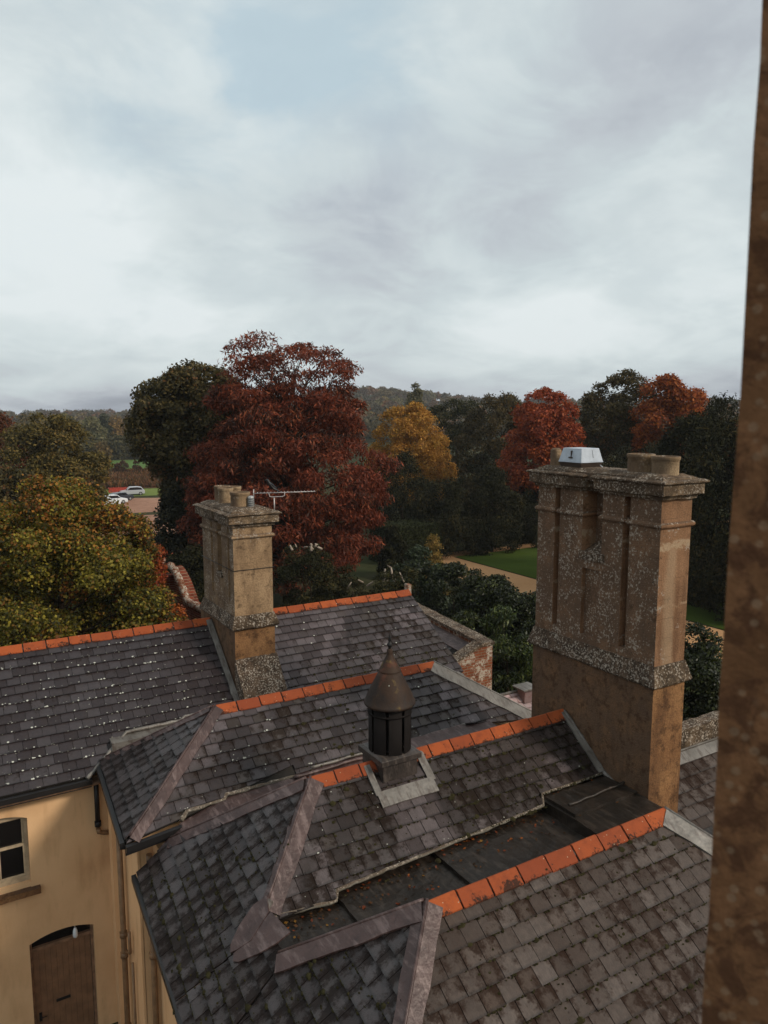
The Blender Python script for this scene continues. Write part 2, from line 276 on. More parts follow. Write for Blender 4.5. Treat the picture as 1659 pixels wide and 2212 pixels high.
def vent_mat():
    n = NB('weathered_copper'); z = n.sep(n.co)[2]
    c = n.mix(n.step(n.noise(3.5, 5, .6, stretch=(1, 1, .4)), .35, .65), (.020, .014, .012), (.042, .021, .011))
    c = n.mix(n.step(n.noise(2.5, 4, .6, off=(4, 0, 1)), .58, .70, 0, .7), c, (.13, .042, .022)); c = n.mix(n.step(n.voro(6), .10, .06), c, (.42, .42, .36))
    c = n.mix(n.step(n.noise(5, 4, .6, off=(4, 7, 1)), .58, .7, 0, .7), c, (.16, .105, .03))
    return n.fin(c, .7, n.noise(20), .006, .35, .15)
M['copper'] = vent_mat(); M['vent_dark'] = plain('dark_louvre_metal', (.010, .007, .006), .75, .15, .3, 5); M['vent_lead'] = lead_mat('ventilator_lead', (.035, .026, .022), (.06, .045, .038), (.11, .085, .07))
n = NB('dark_glass'); M['glass'] = n.fin((.006, .005, .005), .08, spec=.5)
n = NB('car_glass'); M['car_glass'] = n.fin((.01, .012, .015), .1, spec=.5)
M['car_white'] = plain('white_car_paint', (.72, .74, .76), .25, .6, .05); M['car_silver'] = plain('silver_car_paint', (.42, .42, .44), .3, .6, .1); M['car_dark'] = plain('dark_car_paint', (.03, .035, .045), .25, .6, .1)
M['rubber'] = plain('tyre_rubber', (.015, .015, .015), .9); M['red_paint'] = plain('red_paint', (.42, .045, .02), .5, .4, .25, 3)
M['brick'] = brick_mat('orange_brick', ((.24, .075, .035), (.15, .045, .022)), (.22, .15, .10), lich=1.0)
M['brick_red'] = brick_mat('garden_brick', ((.22, .050, .026), (.11, .028, .016)), (.22, .13, .085), 1.25)
def ground_mat(name, c1, c2, c3, sc, fine=8, rough=1., bd=.03):
    n = NB(name); c = n.mix(n.step(n.noise(sc, 5, .6), .35, .65), c1, c2); c = n.mix(n.step(n.noise(sc*fine, 5, .7), .45, .7, 0, .7), c, c3)
    return n.fin(c, rough, n.noise(sc*fine*2, 4), bd, .05)
M['ground'] = ground_mat('rough_grass_ground', (.026, .036, .012), (.050, .042, .018), (.018, .018, .008), .06, 30)
M['lawn'] = ground_mat('mown_lawn', (.056, .082, .014), (.046, .068, .011), (.030, .046, .008), .25, 60, bd=.02)
M['field'] = ground_mat('green_field', (.095, .160, .045), (.080, .135, .036), (.06, .10, .03), .02, 30)
M['field2'] = ground_mat('pale_verge', (.16, .19, .05), (.12, .16, .04), (.09, .12, .03), .05, 30)
M['scrub'] = ground_mat('brown_scrub', (.120, .055, .024), (.085, .046, .02), (.16, .09, .045), .12, 12)
M['gravel'] = ground_mat('sandy_gravel', (.48, .27, .135), (.42, .23, .11), (.32, .17, .08), .15, 60)
M['carpark'] = ground_mat('pinkish_gravel', (.34, .19, .13), (.28, .15, .10), (.19, .095, .06), .25, 6)
M['yard'] = ground_mat('courtyard_paving', (.13, .11, .09), (.10, .085, .07), (.06, .05, .04), .5, 10)
M['leaf'] = leaf_mat('leaves'); M['leaf_gloss'] = leaf_mat('glossy_leaves', .45, .2, .3); M['needle'] = leaf_mat('yew_needles', .75, .1, .15)
M['bark'] = plain('bark', (.050, .036, .026), .95, .1, .5, 4); M['cut_wood'] = plain('cut_wood', (.42, .33, .26), .9, .1, .5, 5)
M['feather'] = plain('black_feathers', (.012, .012, .014), .5, .4, .3, 20)

# ------------------------------------------------------------------ object helpers
COL = scene.collection
def link(name, me, mat=None, parent=None, loc=(0, 0, 0)):
    o = bpy.data.objects.new(name, me); COL.objects.link(o); o.location = loc
    if mat is not None: me.materials.append(mat)
    if parent: o.parent = parent
    return o
def tag(o, label=None, cat=None, group=None, kind=None):
    for k, v in (('label', label), ('category', cat), ('group', group), ('kind', kind)):
        if v: o[k] = v
    return o
def root(name, loc, label, cat, group=None):
    return tag(link(name, None, None, None, loc), label, cat, group)
def wloc(o):
    v = Vector((0, 0, 0))
    while o: v += o.location; o = o.parent
    return v
def smooth(o, ang=40):
    me = o.data
    me.polygons.foreach_set('use_smooth', [True]*len(me.polygons))
    return o
class MB:
    """Collects world-space shapes; build() links them as one mesh under a parent."""
    def __init__(s): s.v = []; s.f = []; s.sm = []
    def add(s, vs, fs, sm=False):
        n = len(s.v); s.v += [tuple(v) for v in vs]; s.f += [tuple(i+n for i in f) for f in fs]; s.sm += [sm]*len(fs); return s
    def box(s, a, b, mat=None):
        x0, y0, z0 = a; x1, y1, z1 = b; vs = [(x, y, z) for x in (x0, x1) for y in (y0, y1) for z in (z0, z1)]
        if mat: vs = [mat @ Vector(v) for v in vs]
        return s.add(vs, [(0, 1, 3, 2), (4, 6, 7, 5), (0, 4, 5, 1), (2, 3, 7, 6), (0, 2, 6, 4), (1, 5, 7, 3)])
    def tube(s, pts, rad, k=8, cap=True):
        pts = [Vector(p) for p in pts]; rs = rad if isinstance(rad, (list, tuple)) else [rad]*len(pts); vs = []; fs = []
        for i, p in enumerate(pts):
            d = (pts[min(i+1, len(pts)-1)]-pts[max(i-1, 0)]).normalized(); a = d.orthogonal().normalized() if i == 0 else (a-d*a.dot(d)).normalized(); b = d.cross(a)
            for j in range(k):
                t = 2*math.pi*j/k; vs.append(p+a*math.cos(t)*rs[i]+b*math.sin(t)*rs[i])
        for i in range(len(pts)-1):
            for j in range(k): fs.append((i*k+j, i*k+(j+1) % k, (i+1)*k+(j+1) % k, (i+1)*k+j))
        s.add(vs, fs, True)
        if cap:
            n = len(s.v)-len(vs); s.f += [tuple(n+j for j in reversed(range(k))), tuple(n+(len(pts)-1)*k+j for j in range(k))]; s.sm += [False]*2
        return s
    def lathe(s, c, prof, k=24, a0=0, a1=2*math.pi):
        full = abs(a1-a0-2*math.pi) < 1e-6; m = k if full else k+1; vs = []; fs = []
        for r, z in prof:
            for j in range(m):
                t = a0+(a1-a0)*j/k; vs.append((c[0]+r*math.cos(t), c[1]+r*math.sin(t), c[2]+z))
        for i in range(len(prof)-1):
            for j in range(k): fs.append((i*m+j, i*m+(j+1) % m, (i+1)*m+(j+1) % m, (i+1)*m+j))
        return s.add(vs, fs, True)
    def prism(s, poly, d):
        """polygon (3D) extruded by vector d"""
        p = [Vector(q) for q in poly]; n = len(p); d = Vector(d); vs = p+[q+d for q in p]
        nrm = sum(((p[i]-p[0]).cross(p[(i+1) % n]-p[0]) for i in range(1, n-1)), Vector())
        fs = [tuple(range(n)), tuple(reversed(range(n, 2*n)))]+[(i, i+n, (i+1) % n+n, (i+1) % n) for i in range(n)]
        if nrm.dot(d) > 0: fs = [tuple(reversed(f)) for f in fs]
        return s.add(vs, fs)
    def build(s, name, mat, parent=None, loc=None, rough=0, bevel=0):
        if parent is not None: lo = Vector((0, 0, 0)); base = wloc(parent)
        else:
            lo = Vector(loc) if loc else Vector((0, 0, 0)); base = lo
        me = bpy.data.meshes.new(name); me.from_pydata([Vector(v)-base for v in s.v], [], s.f); me.update()
        me.polygons.foreach_set('use_smooth', s.sm)
        o = link(name, me, mat, parent, lo)
        if bevel:
            md = o.modifiers.new('bevel', 'BEVEL'); md.width = bevel; md.segments = 2; md.limit_method = 'ANGLE'; md.angle_limit = R(35)
        return o
def roughen(o, cuts, amp, freq=6, seed=0):
    """weathered stone: subdivide and push the vertices about with noise"""
    bm = bmesh.new(); bm.from_mesh(o.data)
    for _ in range(6):
        e = [e for e in bm.edges if e.calc_length() > cuts]
        if not e: break
        bmesh.ops.subdivide_edges(bm, edges=e, cuts=1, use_grid_fill=True)
    bmesh.ops.recalc_face_normals(bm, faces=bm.faces)
    off = Vector((seed*3.1, seed*1.7, seed))
    for v in bm.verts:
        v.co += mnoise.noise_vector(v.co*freq+off)*amp+mnoise.noise_vector(v.co*freq*3+off)*amp*.5
    bm.to_mesh(o.data); bm.free(); return o

# ------------------------------------------------------------------ slate roofs
def clip(poly, a, b):
    """keep the part of poly left of the line a->b"""
    out = []; n = len(poly)
    def sd_(p): return (b[0]-a[0])*(p[1]-a[1])-(b[1]-a[1])*(p[0]-a[0])
    for i in range(n):
        p, q = poly[i], poly[(i+1) % n]; sp, sq = sd_(p), sd_(q)
        if sp >= 0: out.append(p)
        if sp*sq < 0: t = sp/(sp-sq); out.append((p[0]+(q[0]-p[0])*t, p[1]+(q[1]-p[1])*t))
    return out
def area(p): return .5*sum(p[i][0]*p[(i+1) % len(p)][1]-p[(i+1) % len(p)][0]*p[i][1] for i in range(len(p)))
def slope(parent, polys, O, T, U, mat, sw=.25, ex=.21, seed=0, name='roof_slope', jit=1., label=None):
    """A slated slope. O: a point on the eave, T: a point up the slope, U: eave direction; polys: convex 3D outlines on that plane."""
    rd = random.Random(seed); O, T, U = Vector(O), Vector(T), Vector(U).normalized(); V = T-O; V = (V-U*V.dot(U)).normalized(); N = U.cross(V).normalized()
    if N.z < 0: N = -N
    base = wloc(parent); vs, fs, at = [], [], []
    dk = MB()
    for pl in polys:
        p2 = [((Vector(p)-O).dot(U), (Vector(p)-O).dot(V)) for p in pl]
        if area(p2) < 0: p2.reverse()
        dk.prism([O+U*a+V*b+N*-.012 for a, b in p2], N*-.05)
        u0, u1 = min(p[0] for p in p2), max(p[0] for p in p2); v0, v1 = min(p[1] for p in p2), max(p[1] for p in p2)
        for j in range(math.floor(v0/ex), math.ceil(v1/ex)+1):
            for i in range(math.floor(u0/sw)-1, math.ceil(u1/sw)+1):
                h = random.Random((i*7349+j*9151+seed*101) & 0xffffff)
                uo = i*sw+(sw/2 if j % 2 else 0); vo = j*ex+h.uniform(-.004, .004)*jit-(.03 if h.random() < .012*jit else 0)
                g = .0022+h.uniform(0, .003)*jit; rot = h.gauss(0, .005)*jit; c = (uo+sw/2, vo+ex/2); q = []
                for (a, b) in ((uo+g, vo), (uo+sw-g, vo), (uo+sw-g, vo+ex+.035), (uo+g, vo+ex+.035)):
                    da, db = a-c[0], b-c[1]; q.append((c[0]+da-db*rot, c[1]+db+da*rot))
                qq = q
                for k in range(len(p2)):
                    qq = clip(qq, p2[k], p2[(k+1) % len(p2)])
                    if len(qq) < 3: break
                if len(qq) < 3 or area(qq) < .0008: continue
                r1, r2 = h.random(), h.random(); tl = h.uniform(-.004, .004)*jit; lift = .029+h.uniform(-.003, .006)*jit; n = len(vs); k = len(qq)
                for lev in (0, -.012):
                    for a, b in qq:
                        uf = (a-uo)/sw; vf = (b-vo)/ex; hh = lift*(1-vf*.82)+(uf-.5)*tl+lev
                        vs.append(O+U*a+V*b+N*hh-base); at.append((r1, r2, uf, vf))
                fs.append(tuple(range(n, n+k))); fs += [(n+m, n+m+k, n+(m+1) % k+k, n+(m+1) % k) for m in range(k)]
    me = bpy.data.meshes.new(name); me.from_pydata(vs, [], fs); me.update()
    ca = me.color_attributes.new('sl', 'FLOAT_COLOR', 'POINT'); ca.data.foreach_set('color', np.array(at, dtype=np.float32).ravel())
    o = link(name, me, mat, parent)
    if label: o['label'] = label
    dk.build('roof_boarding', M['deck'], o)
    return o
RT = None
def ridge(parent, A, B, n=None, skip=(), s=1.):
    """a course of angular terracotta ridge tiles, each its own piece; returns nothing"""
    global RT
    A, B = Vector(A), Vector(B); L_ = (B-A).length; n = n or round(L_/.45); d = (B-A).normalized(); base = wloc(parent)
    if RT is None:
        mb = MB(); w, th, hh, ln = .155, .016, .118, .424
        sec = [(-w, -hh), (-w-.004, -hh-.012), (0, .012), (w+.004, -hh-.012), (w, -hh), (0, -.012)]
        sec = [(-w, -hh+th*.2), (-.045, -.022), (-.02, .003), (0, .010), (.02, .003), (.045, -.022), (w, -hh+th*.2), (w, -hh-th), (0, -.02), (-w, -hh-th)]
        k = len(sec); vs = [(x, y, z) for x in (-ln/2, ln/2) for y, z in sec]
        mb.add(vs, [tuple(reversed(range(k))), tuple(range(k, 2*k))]+[(i, (i+1) % k, (i+1) % k+k, i+k) for i in range(k)])
        RT = mb
    me = bpy.data.meshes.get('ridge_tile')
    if me is None:
        me = bpy.data.meshes.new('ridge_tile'); me.from_pydata(RT.v, [], RT.f); me.update(); me.materials.append(M['ridge'])
    for i in range(n):
        if i in skip: continue
        p = A+(B-A)*((i+.5)/n); o = bpy.data.objects.new('ridge_tile', me); COL.objects.link(o); o.parent = parent
        o.location = p-base+Vector((0, random.uniform(-.005, .005), .045+random.uniform(-.006, .004))); o.scale = (L_/n/.45*s, 1, 1)
        o.rotation_euler = (random.gauss(0, .012), -math.asin(d.z)+random.gauss(0, .006), math.atan2(d.y, d.x)+random.gauss(0, .006)+(math.pi if random.random() < .5 else 0))
    mb = MB(); mb.prism([A+Vector((0, -.12, -.075)), A+Vector((0, .12, -.075)), A+Vector((0, 0, .035))], B-A)
    mb.build('ridge_mortar', M['deck'], parent)
def strip(mb, pts, wdir, w, N, off=.03, th=.012, wob=.0):
    """a lead strip w wide beside the polyline pts, raised off above the slope"""
    wdir = Vector(wdir).normalized(); N = Vector(N).normalized(); P = []
    pts = [Vector(p) for p in pts]; fine = []
    for i in range(len(pts)-1):
        k = max(2, int((pts[i+1]-pts[i]).length/.12))
        fine += [pts[i].lerp(pts[i+1], j/k) for j in range(k)]
    fine.append(pts[-1]); vs = []
    for i, p in enumerate(fine):
        ww = w+wob*mnoise.noise(p*3)*1.5; up = N*(off+.006*mnoise.noise(p*7))
        vs += [p+up+N*.012, p+wdir*ww+N*(off+.004), p+wdir*ww+N*(off-th-.012)]
    fs = []
    for i in range(len(fine)-1):
        a, b = i*3, i*3+3; fs += [(a, a+1, b+1, b), (a+1, a+2, b+2, b+1)]
    mb.add(vs, fs)
def plane_n(a, b, c):
    n = (Vector(b)-Vector(a)).cross(Vector(c)-Vector(a)).normalized(); return n if n.z > 0 else -n
def hip(parent, A, B, N1, N2, w1=.2, w2=.2, mat='lead', name='hip_flashing'):
    """lead hip from apex A to foot B between slopes with normals N1, N2 (w1 lies on N1's side)"""
    A, B = Vector(A), Vector(B); d = (B-A).normalized(); mb = MB()
    for N, w in ((N1, w1), (N2, w2)):
        if w <= 0: continue
        oth = N2 if N is N1 else N1; wd = d.cross(N).normalized()
        if wd.dot(oth) > 0: wd = -wd
        strip(mb, [A, B], wd, w, N, .034, .014, .02)
    mb.tube([A.lerp(B, t)+Vector((0, 0, .05)) for t in (0, .25, .5, .75, 1)], .020, 8)
    return mb.build(name, M[mat], parent)

# ================================================================== terrain
GZ = -12.3
def ss(a, b, x): t = np.clip((x-a)/(b-a), 0, 1); return t*t*(3-2*t)
def ground_z(x, y):
    x = np.asarray(x, float); y = np.asarray(y, float); r = np.hypot(x, y); an = np.degrees(np.arctan2(y, x))
    dip = 3.1*ss(60, 125, r)*ss(62, 74, an)*(1-ss(120, 160, an))
    H = np.interp(an, [-180, 0, 30, 48, 52, 56, 59, 62, 66, 70, 76, 84, 110, 180], [12, 14, 16, 17, 19, 26, 31, 30, 22, 12, 8.5, 8, 8, 8])
    return GZ-dip+H*ss(290, 850, r)
def gz(x, y): return float(ground_z(x, y))
def terrain():
    rs = np.concatenate([[0], np.geomspace(8, 1400, 80)]); an = np.radians(np.linspace(0, 360, 181)[:-1]); vs = [(0, 0, GZ)]; fs = []
    for r in rs[1:]:
        x, y = r*np.cos(an), r*np.sin(an); z = ground_z(x, y); vs += list(zip(x.tolist(), y.tolist(), z.tolist()))
    k = len(an)
    for j in range(k): fs.append((0, 1+j, 1+(j+1) % k))
    for i in range(len(rs)-2):
        for j in range(k): a = 1+i*k; fs.append((a+j, a+k+j, a+k+(j+1) % k, a+(j+1) % k))
    me = bpy.data.meshes.new('ground'); me.from_pydata(vs, [], fs); me.update(); me.polygons.foreach_set('use_smooth', [True]*len(fs))
    return tag(link('ground', me, M['ground']), kind='structure')
terrain()
def sheet(name, pts, mat, h, step=4., kind='structure'):
    """a ground sheet following the terrain, as a grid clipped to the outline"""
    x0, x1 = min(p[0] for p in pts), max(p[0] for p in pts); y0, y1 = min(p[1] for p in pts), max(p[1] for p in pts); vs, fs = [], []
    if area(pts) < 0: pts = pts[::-1]
    nx, ny = max(1, int((x1-x0)/step)), max(1, int((y1-y0)/step))
    for i in range(nx):
        for j in range(ny):
            a, b, c, d = x0+(x1-x0)*i/nx, x0+(x1-x0)*(i+1)/nx, y0+(y1-y0)*j/ny, y0+(y1-y0)*(j+1)/ny; q = [(a, c), (b, c), (b, d), (a, d)]
            for k in range(len(pts)):
                q = clip(q, pts[k], pts[(k+1) % len(pts)])
                if len(q) < 3: break
            if len(q) < 3: continue
            n = len(vs); vs += [(u, v, gz(u, v)+h) for u, v in q]; fs.append(tuple(range(n, n+len(q))))
    me = bpy.data.meshes.new(name); me.from_pydata(vs, [], fs); me.update(); return tag(link(name, me, mat), kind=kind)
def polar(u, d):                      # ground point d metres off along the photo's column u
    a = AZ-math.atan((u-829.5)/1664); return (d*math.cos(a), d*math.sin(a))
sheet('path', [(33.6, 8), (38.15, 8), (38.15, 52.15), (33.6, 52.15)], M['gravel'], .012)
sheet('path', [(33.6, 52.15), (80, 52.15), (80, 53.9), (33.6, 53.9)], M['gravel'], .012)
sheet('lawn', [(38.3, 8), (80, 8), (80, 52.0), (38.3, 52.0)], M['lawn'], .035)
sheet('courtyard', [(-12, -3), (2.6, -3), (2.6, 14.8), (-12, 14.8)], M['yard'], .01)
sheet('car_park', [polar(120, 60), polar(430, 60), polar(430, 142), polar(190, 146), polar(120, 120)], M['carpark'], .02, 3)
sheet('verge', [polar(60, 148), polar(400, 148), polar(400, 162), polar(60, 162)], M['field2'], .02)
sheet('meadow', [polar(40, 163), polar(420, 163), polar(420, 206), polar(40, 206)], M['scrub'], .04)
sheet('field', [polar(-60, 207), polar(470, 207), polar(470, 262), polar(-60, 262)], M['field'], .05)

# ================================================================== the country house
house = root('country_house', (6, 9, GZ), 'rambling ochre country house seen from above under four slate roofs with orange ridge tiles', 'house')
# walls ---------------------------------------------------------------
w = MB()
FY = 14.85
wx0, wx1, wz0, wz1 = .20, 1.18, -8.76, -7.42       # sash window opening
dx0, dx1, dz1 = 1.08, 2.24, -9.89                 # door opening
yb = FY+.30
for a, b in [((-6, FY, GZ), (dx0, yb, -9.0)), ((dx1, FY, GZ), (2.6, yb, -9.0)), ((dx0, FY, dz1), (dx1, yb, -9.0)),
             ((-6, FY, -9.0), (wx0, yb, -6.98)), ((wx1, FY, -9.0), (2.6, yb, -6.98)), ((wx0, FY, -9.0), (wx1, yb, wz0)), ((wx0, FY, wz1+.06), (wx1, yb, -6.98))]:
    w.box(a, b)
def arch_fill(mb, x0, x1, zs, rise, ztop, y0, y1, n=12):
    pts = [(x0+(x1-x0)*i/n, y0, zs+rise*(1-(2*i/n-1)**2)) for i in range(n+1)]
    for i in range(n):
        a, b = pts[i], pts[i+1]; mb.prism([(a[0], y0, a[2]), (b[0], y0, b[2]), (b[0], y0, ztop), (a[0], y0, ztop)], (0, y1-y0, 0))
arch_fill(w, wx0, wx1, wz1-.06, .11, wz1+.06, FY, yb)
arch_fill(w, dx0, dx1, dz1-.13, .12, dz1, FY, yb)
w.box((-6, yb+.02, GZ), (11.0, 19.6, -6.95))                                       # rear wing
w.box((2.6, 12.15, GZ), (11.2, yb+.02, -6.88)); w.box((2.82, 11.05, GZ), (11.2, 12.15, -7.02)); w.box((3.05, 3.9, GZ), (10.6, 11.05, -7.6))
w.box((3.6, 4.6, -7.6), (9.6, 11.05, -6.9))
w.build('wall', M['render'], house)
g = MB()                                                                           # gable triangle of the rear wing
g.prism([(10.98, 15.3, -6.95), (10.98, 19.2, -6.95), (10.98, 17.2, -4.98)], (.06, 0, 0)); g.build('gable', M['brick'], house)
# window --------------------------------------------------------------
fr = MB(); y = FY+.10; cw = .055
fr.box((wx0, y, wz0), (wx0+cw, y+.1, wz1+.04)); fr.box((wx1-cw, y, wz0), (wx1, y+.1, wz1+.04)); fr.box((wx0+cw, y, wz0), (wx1-cw, y+.1, wz0+.09)); fr.box((wx0+cw, y, wz1-.08), (wx1-cw, y+.1, wz1+.06))
win = fr.build('window', M['paint'], house)
mid, zc = (wx0+wx1)/2, -8.05
sa = MB()
for (yy, za, zb) in ((y+.055, zc-.02, wz1-.08), (y+.02, wz0+.09, zc+.02)):
    sa.box((wx0+cw, yy, za), (wx0+cw+.04, yy+.035, zb)); sa.box((wx1-cw-.04, yy, za), (wx1-cw, yy+.035, zb)); sa.box((mid-.013, yy+.004, za+.04), (mid+.013, yy+.031, zb-.04))
    sa.box((wx0+cw+.04, yy, za), (wx1-cw-.04, yy+.035, za+.04)); sa.box((wx0+cw+.04, yy, zb-.04), (wx1-cw-.04, yy+.035, zb))
sa.build('sash', M['paint'], win, bevel=.004)
pn = MB(); pn.box((wx0+cw, y+.075, wz0+.05), (wx1-cw, y+.080, wz1-.02)); pn.build('pane', M['glass'], win)
si = MB(); si.box((wx0-.17, FY-.12, -8.97), (wx1+.15, FY+.10, -8.86)); si.prism([(wx0, FY-.02, -8.855), (wx0, FY+.12, -8.855), (wx0, FY+.12, -8.78)], (wx1-wx0, 0, 0))
roughen(si.build('sill', M['stone_base'], win), .12, .006, 8)
# door -----------------------------------------------------------------
zt = -10.27; yd = FY+.14
df = MB(); df.box((dx0, yd-.02, GZ), (dx0+.05, yd+.08, dz1-.02)); df.box((dx1-.05, yd-.02, GZ), (dx1, yd+.08, dz1-.02)); df.box((dx0+.05, yd-.02, zt), (dx1-.05, yd+.08, zt+.06))
door = df.build('door', M['wood_pale'], house)
dl = MB(); npl = 10; x0, x1 = dx0+.055, dx1-.055
for i in range(npl):
    a = x0+(x1-x0)*i/npl; dl.box((a+.003, yd+.02, GZ+.02), (a+(x1-x0)/npl-.003, yd+.055, zt-.004))
dl.box((x0, yd+.03, GZ+.02), (x1, yd+.06, zt-.006)); dl.build('door_leaf', M['door'], door)
lb = MB(); lb.box((x0+.37, yd+.008, -11.50), (x0+.63, yd+.02, -11.44)); lb.build('letterbox', M['black'], door, bevel=.004)
hd = MB(); hd.box((x0+.05, yd+.005, -11.78), (x0+.10, yd+.02, -11.60)); hd.tube([(x0+.075, yd+.01, -11.68), (x0+.075, yd-.04, -11.68), (x0+.19, yd-.04, -11.68)], .010); hd.build('handle', M['black'], door)
fl = MB(); fl.box((dx0+.05, yd+.05, zt+.06), (dx1-.05, yd+.056, dz1)); fl.build('fanlight', M['glass'], door)
lp = root('wall_lamp', (1.90, FY+.05, -10.0), 'small white lamp hanging in the arch above the brown plank door', 'lamp')
l1 = MB(); l1.tube([(1.90, FY+.06, -9.90), (1.90, FY+.05, -10.0)], .012); l1.build('bracket', M['zinc'], lp)
l2 = MB(); l2.lathe((1.90, FY+.03, -10.19), [(.0, 0), (.035, .01), (.05, .05), (.042, .14), (.025, .20), (0, .205)], 16); l2.build('shade', M['car_white'], lp)
# pipes ----------------------------------------------------------------
def pipe(pts, r, mat, name='drainpipe', collars=(), lab=None):
    p = MB(); p.tube(pts, r, 10)
    for c in collars: p.tube([Vector(c)-Vector((0, 0, .05)), Vector(c)+Vector((0, 0, .05))], r*1.35, 10)
    o = p.build(name, M[mat], house)
    if lab: o['label'] = lab
    return o
pipe([(2.40, FY-.10, -7.0), (2.40, FY-.10, -7.95)], .048, 'black', collars=[(2.40, FY-.10, -7.9)], lab='short black downpipe under the eave')
pipe([(2.40, FY-.10, -8.0), (2.41, FY-.09, -8.08), (2.50, FY-.06, -8.14), (2.60, FY-.05, -8.16)], .045, 'pipe', name='pipe_elbow')
pipe([(2.50, 13.3, -6.95), (2.50, 13.3, -9.6), (2.50, 13.3, GZ)], .052, 'pipe', collars=[(2.5, 13.3, -9.35), (2.5, 13.3, -9.75), (2.5, 13.3, -11.2)])
pipe([(2.53, 12.95, -9.1), (2.53, 12.95, -9.5), (2.51, 13.2, -9.62)], .03, 'pipe', name='waste_pipe')
pipe([(2.54, 12.8, -9.6), (2.54, 12.8, GZ)], .022, 'pipe', name='waste_pipe')
pipe([(2.72, 12.02, -7.2), (2.72, 12.02, GZ)], .05, 'pipe', collars=[(2.72, 12.02, -9.0), (2.72, 12.02, -11.0)])
pl = MB(); pl.box((2.52, 14.1, GZ), (2.62, 14.35, -7.0)); pl.box((2.56, 12.15, GZ), (2.61, 12.55, -6.95)); pl.build('pilaster', M['render'], house)

# roofs ----------------------------------------------------------------
T38 = .78
X = Vector((1, 0, 0)); 
def z1(y): return -4.85-(17.15-y)*T38
def z2(y): return -5.40-(13.15-y)*T38
def z3(y): return -5.43-(9.78-y)*T38
def z4(y): return -5.50-(6.55-y)*T38
def P1(x, y): return (x, y, z1(y))
def P2(x, y): return (x, y, z2(y))
def P3(x, y): return (x, y, z3(y))
def P4(x, y): return (x, y, z4(y))
# rear wing (roof one)
slope(house, [[P1(-5, 14.58), P1(2.32, 14.60), P1(3.11, 15.2), P1(3.11, 17.15), P1(-5, 17.15)], [P1(3.11, 15.2), P1(5.54, 15.2), P1(5.54, 17.15), P1(3.11, 17.15)]],
      P1(0, 14.58), P1(0, 17.15), X, M['slate_blue'], sw=.245, seed=1, label='blue-grey slate slope with white lichen along its courses')
slope(house, [[P1(6.52, 15.25), P1(11.36, 15.0), P1(11.08, 17.15), P1(6.52, 17.15)]], P1(0, 14.58), P1(0, 17.15), X, M['slate_mid'], sw=.245, seed=2)
slope(house, [[(-5, 19.7, -6.84), (11.15, 19.7, -6.84), (11.08, 17.15, -4.85), (-5, 17.15, -4.85)]], (0, 19.7, -6.84), (0, 17.15, -4.85), X, M['slate_blue'], seed=3)
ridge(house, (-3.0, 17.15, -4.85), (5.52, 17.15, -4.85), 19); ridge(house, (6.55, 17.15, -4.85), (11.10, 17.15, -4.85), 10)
# roof two
A2, B2, C2, E2, F2 = (4.2, 13.15, -5.40), (2.28, 11.60, -6.62), (2.50, 14.80, -6.66), (9.15, 13.15, -5.40), (11.25, 11.45, -6.72)
slope(house, [[P2(2.28, 11.56), P2(3.16, 11.68), P2(4.2, 13.15)], [P2(3.16, 11.68), P2(3.95, 11.80), P2(5.3, 11.84), P2(5.3, 13.15), P2(4.2, 13.15)], [P2(5.3, 11.86), P2(9.1, 11.96), P2(9.15, 13.15), P2(5.3, 13.15)], [P2(9.1, 11.96), P2(10.95, 11.70), P2(9.15, 13.15)]],
      P2(0, 11.6), P2(0, 13.15), X, M['slate_mid'], seed=4)
slope(house, [[B2, C2, A2]], B2, A2, Vector(C2)-Vector(B2), M['slate_hip'], sw=.26, seed=5)
slope(house, [[(2.5, 14.85, -6.72), A2, (9.15, 13.15, -5.4), (10.9, 14.85, -6.72)]], (0, 14.85, -6.72), (0, 13.15, -5.4), X, M['slate_mid'], seed=6)
slope(house, [[(9.15, 13.15, -5.4), (10.95, 11.7, -6.53), (11.1, 14.85, -6.72)]], (10.95, 11.7, -6.53), (9.15, 13.15, -5.4), (.15, 3.15, -.19), M['slate_mid'], seed=7)
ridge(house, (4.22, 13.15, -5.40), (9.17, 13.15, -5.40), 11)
# roof three
slope(house, [[P3(3.40, 8.62), P3(3.42, 8.48), P3(4.53, 9.78)], [P3(3.42, 8.46), P3(4.33, 8.44), P3(4.53, 9.78)], [P3(4.33, 8.55), P3(8.22, 8.66), P3(8.22, 9.78), P3(4.53, 9.78)], [P3(8.22, 8.80), P3(9.72, 8.80), P3(9.72, 9.78), P3(8.22, 9.78)]],
      P3(0, 8.45), P3(0, 9.78), X, M['slate_mossy'], seed=8)
slope(house, [[(2.9, 11.42, -6.71), (4.53, 9.78, -5.43), (9.72, 9.78, -5.43), (9.72, 11.42, -6.71)]], (0, 11.42, -6.71), (0, 9.78, -5.43), X, M['slate_mossy'], seed=9)
ridge(house, (4.55, 9.78, -5.43), (9.70, 9.78, -5.43), 12, skip=(3,))
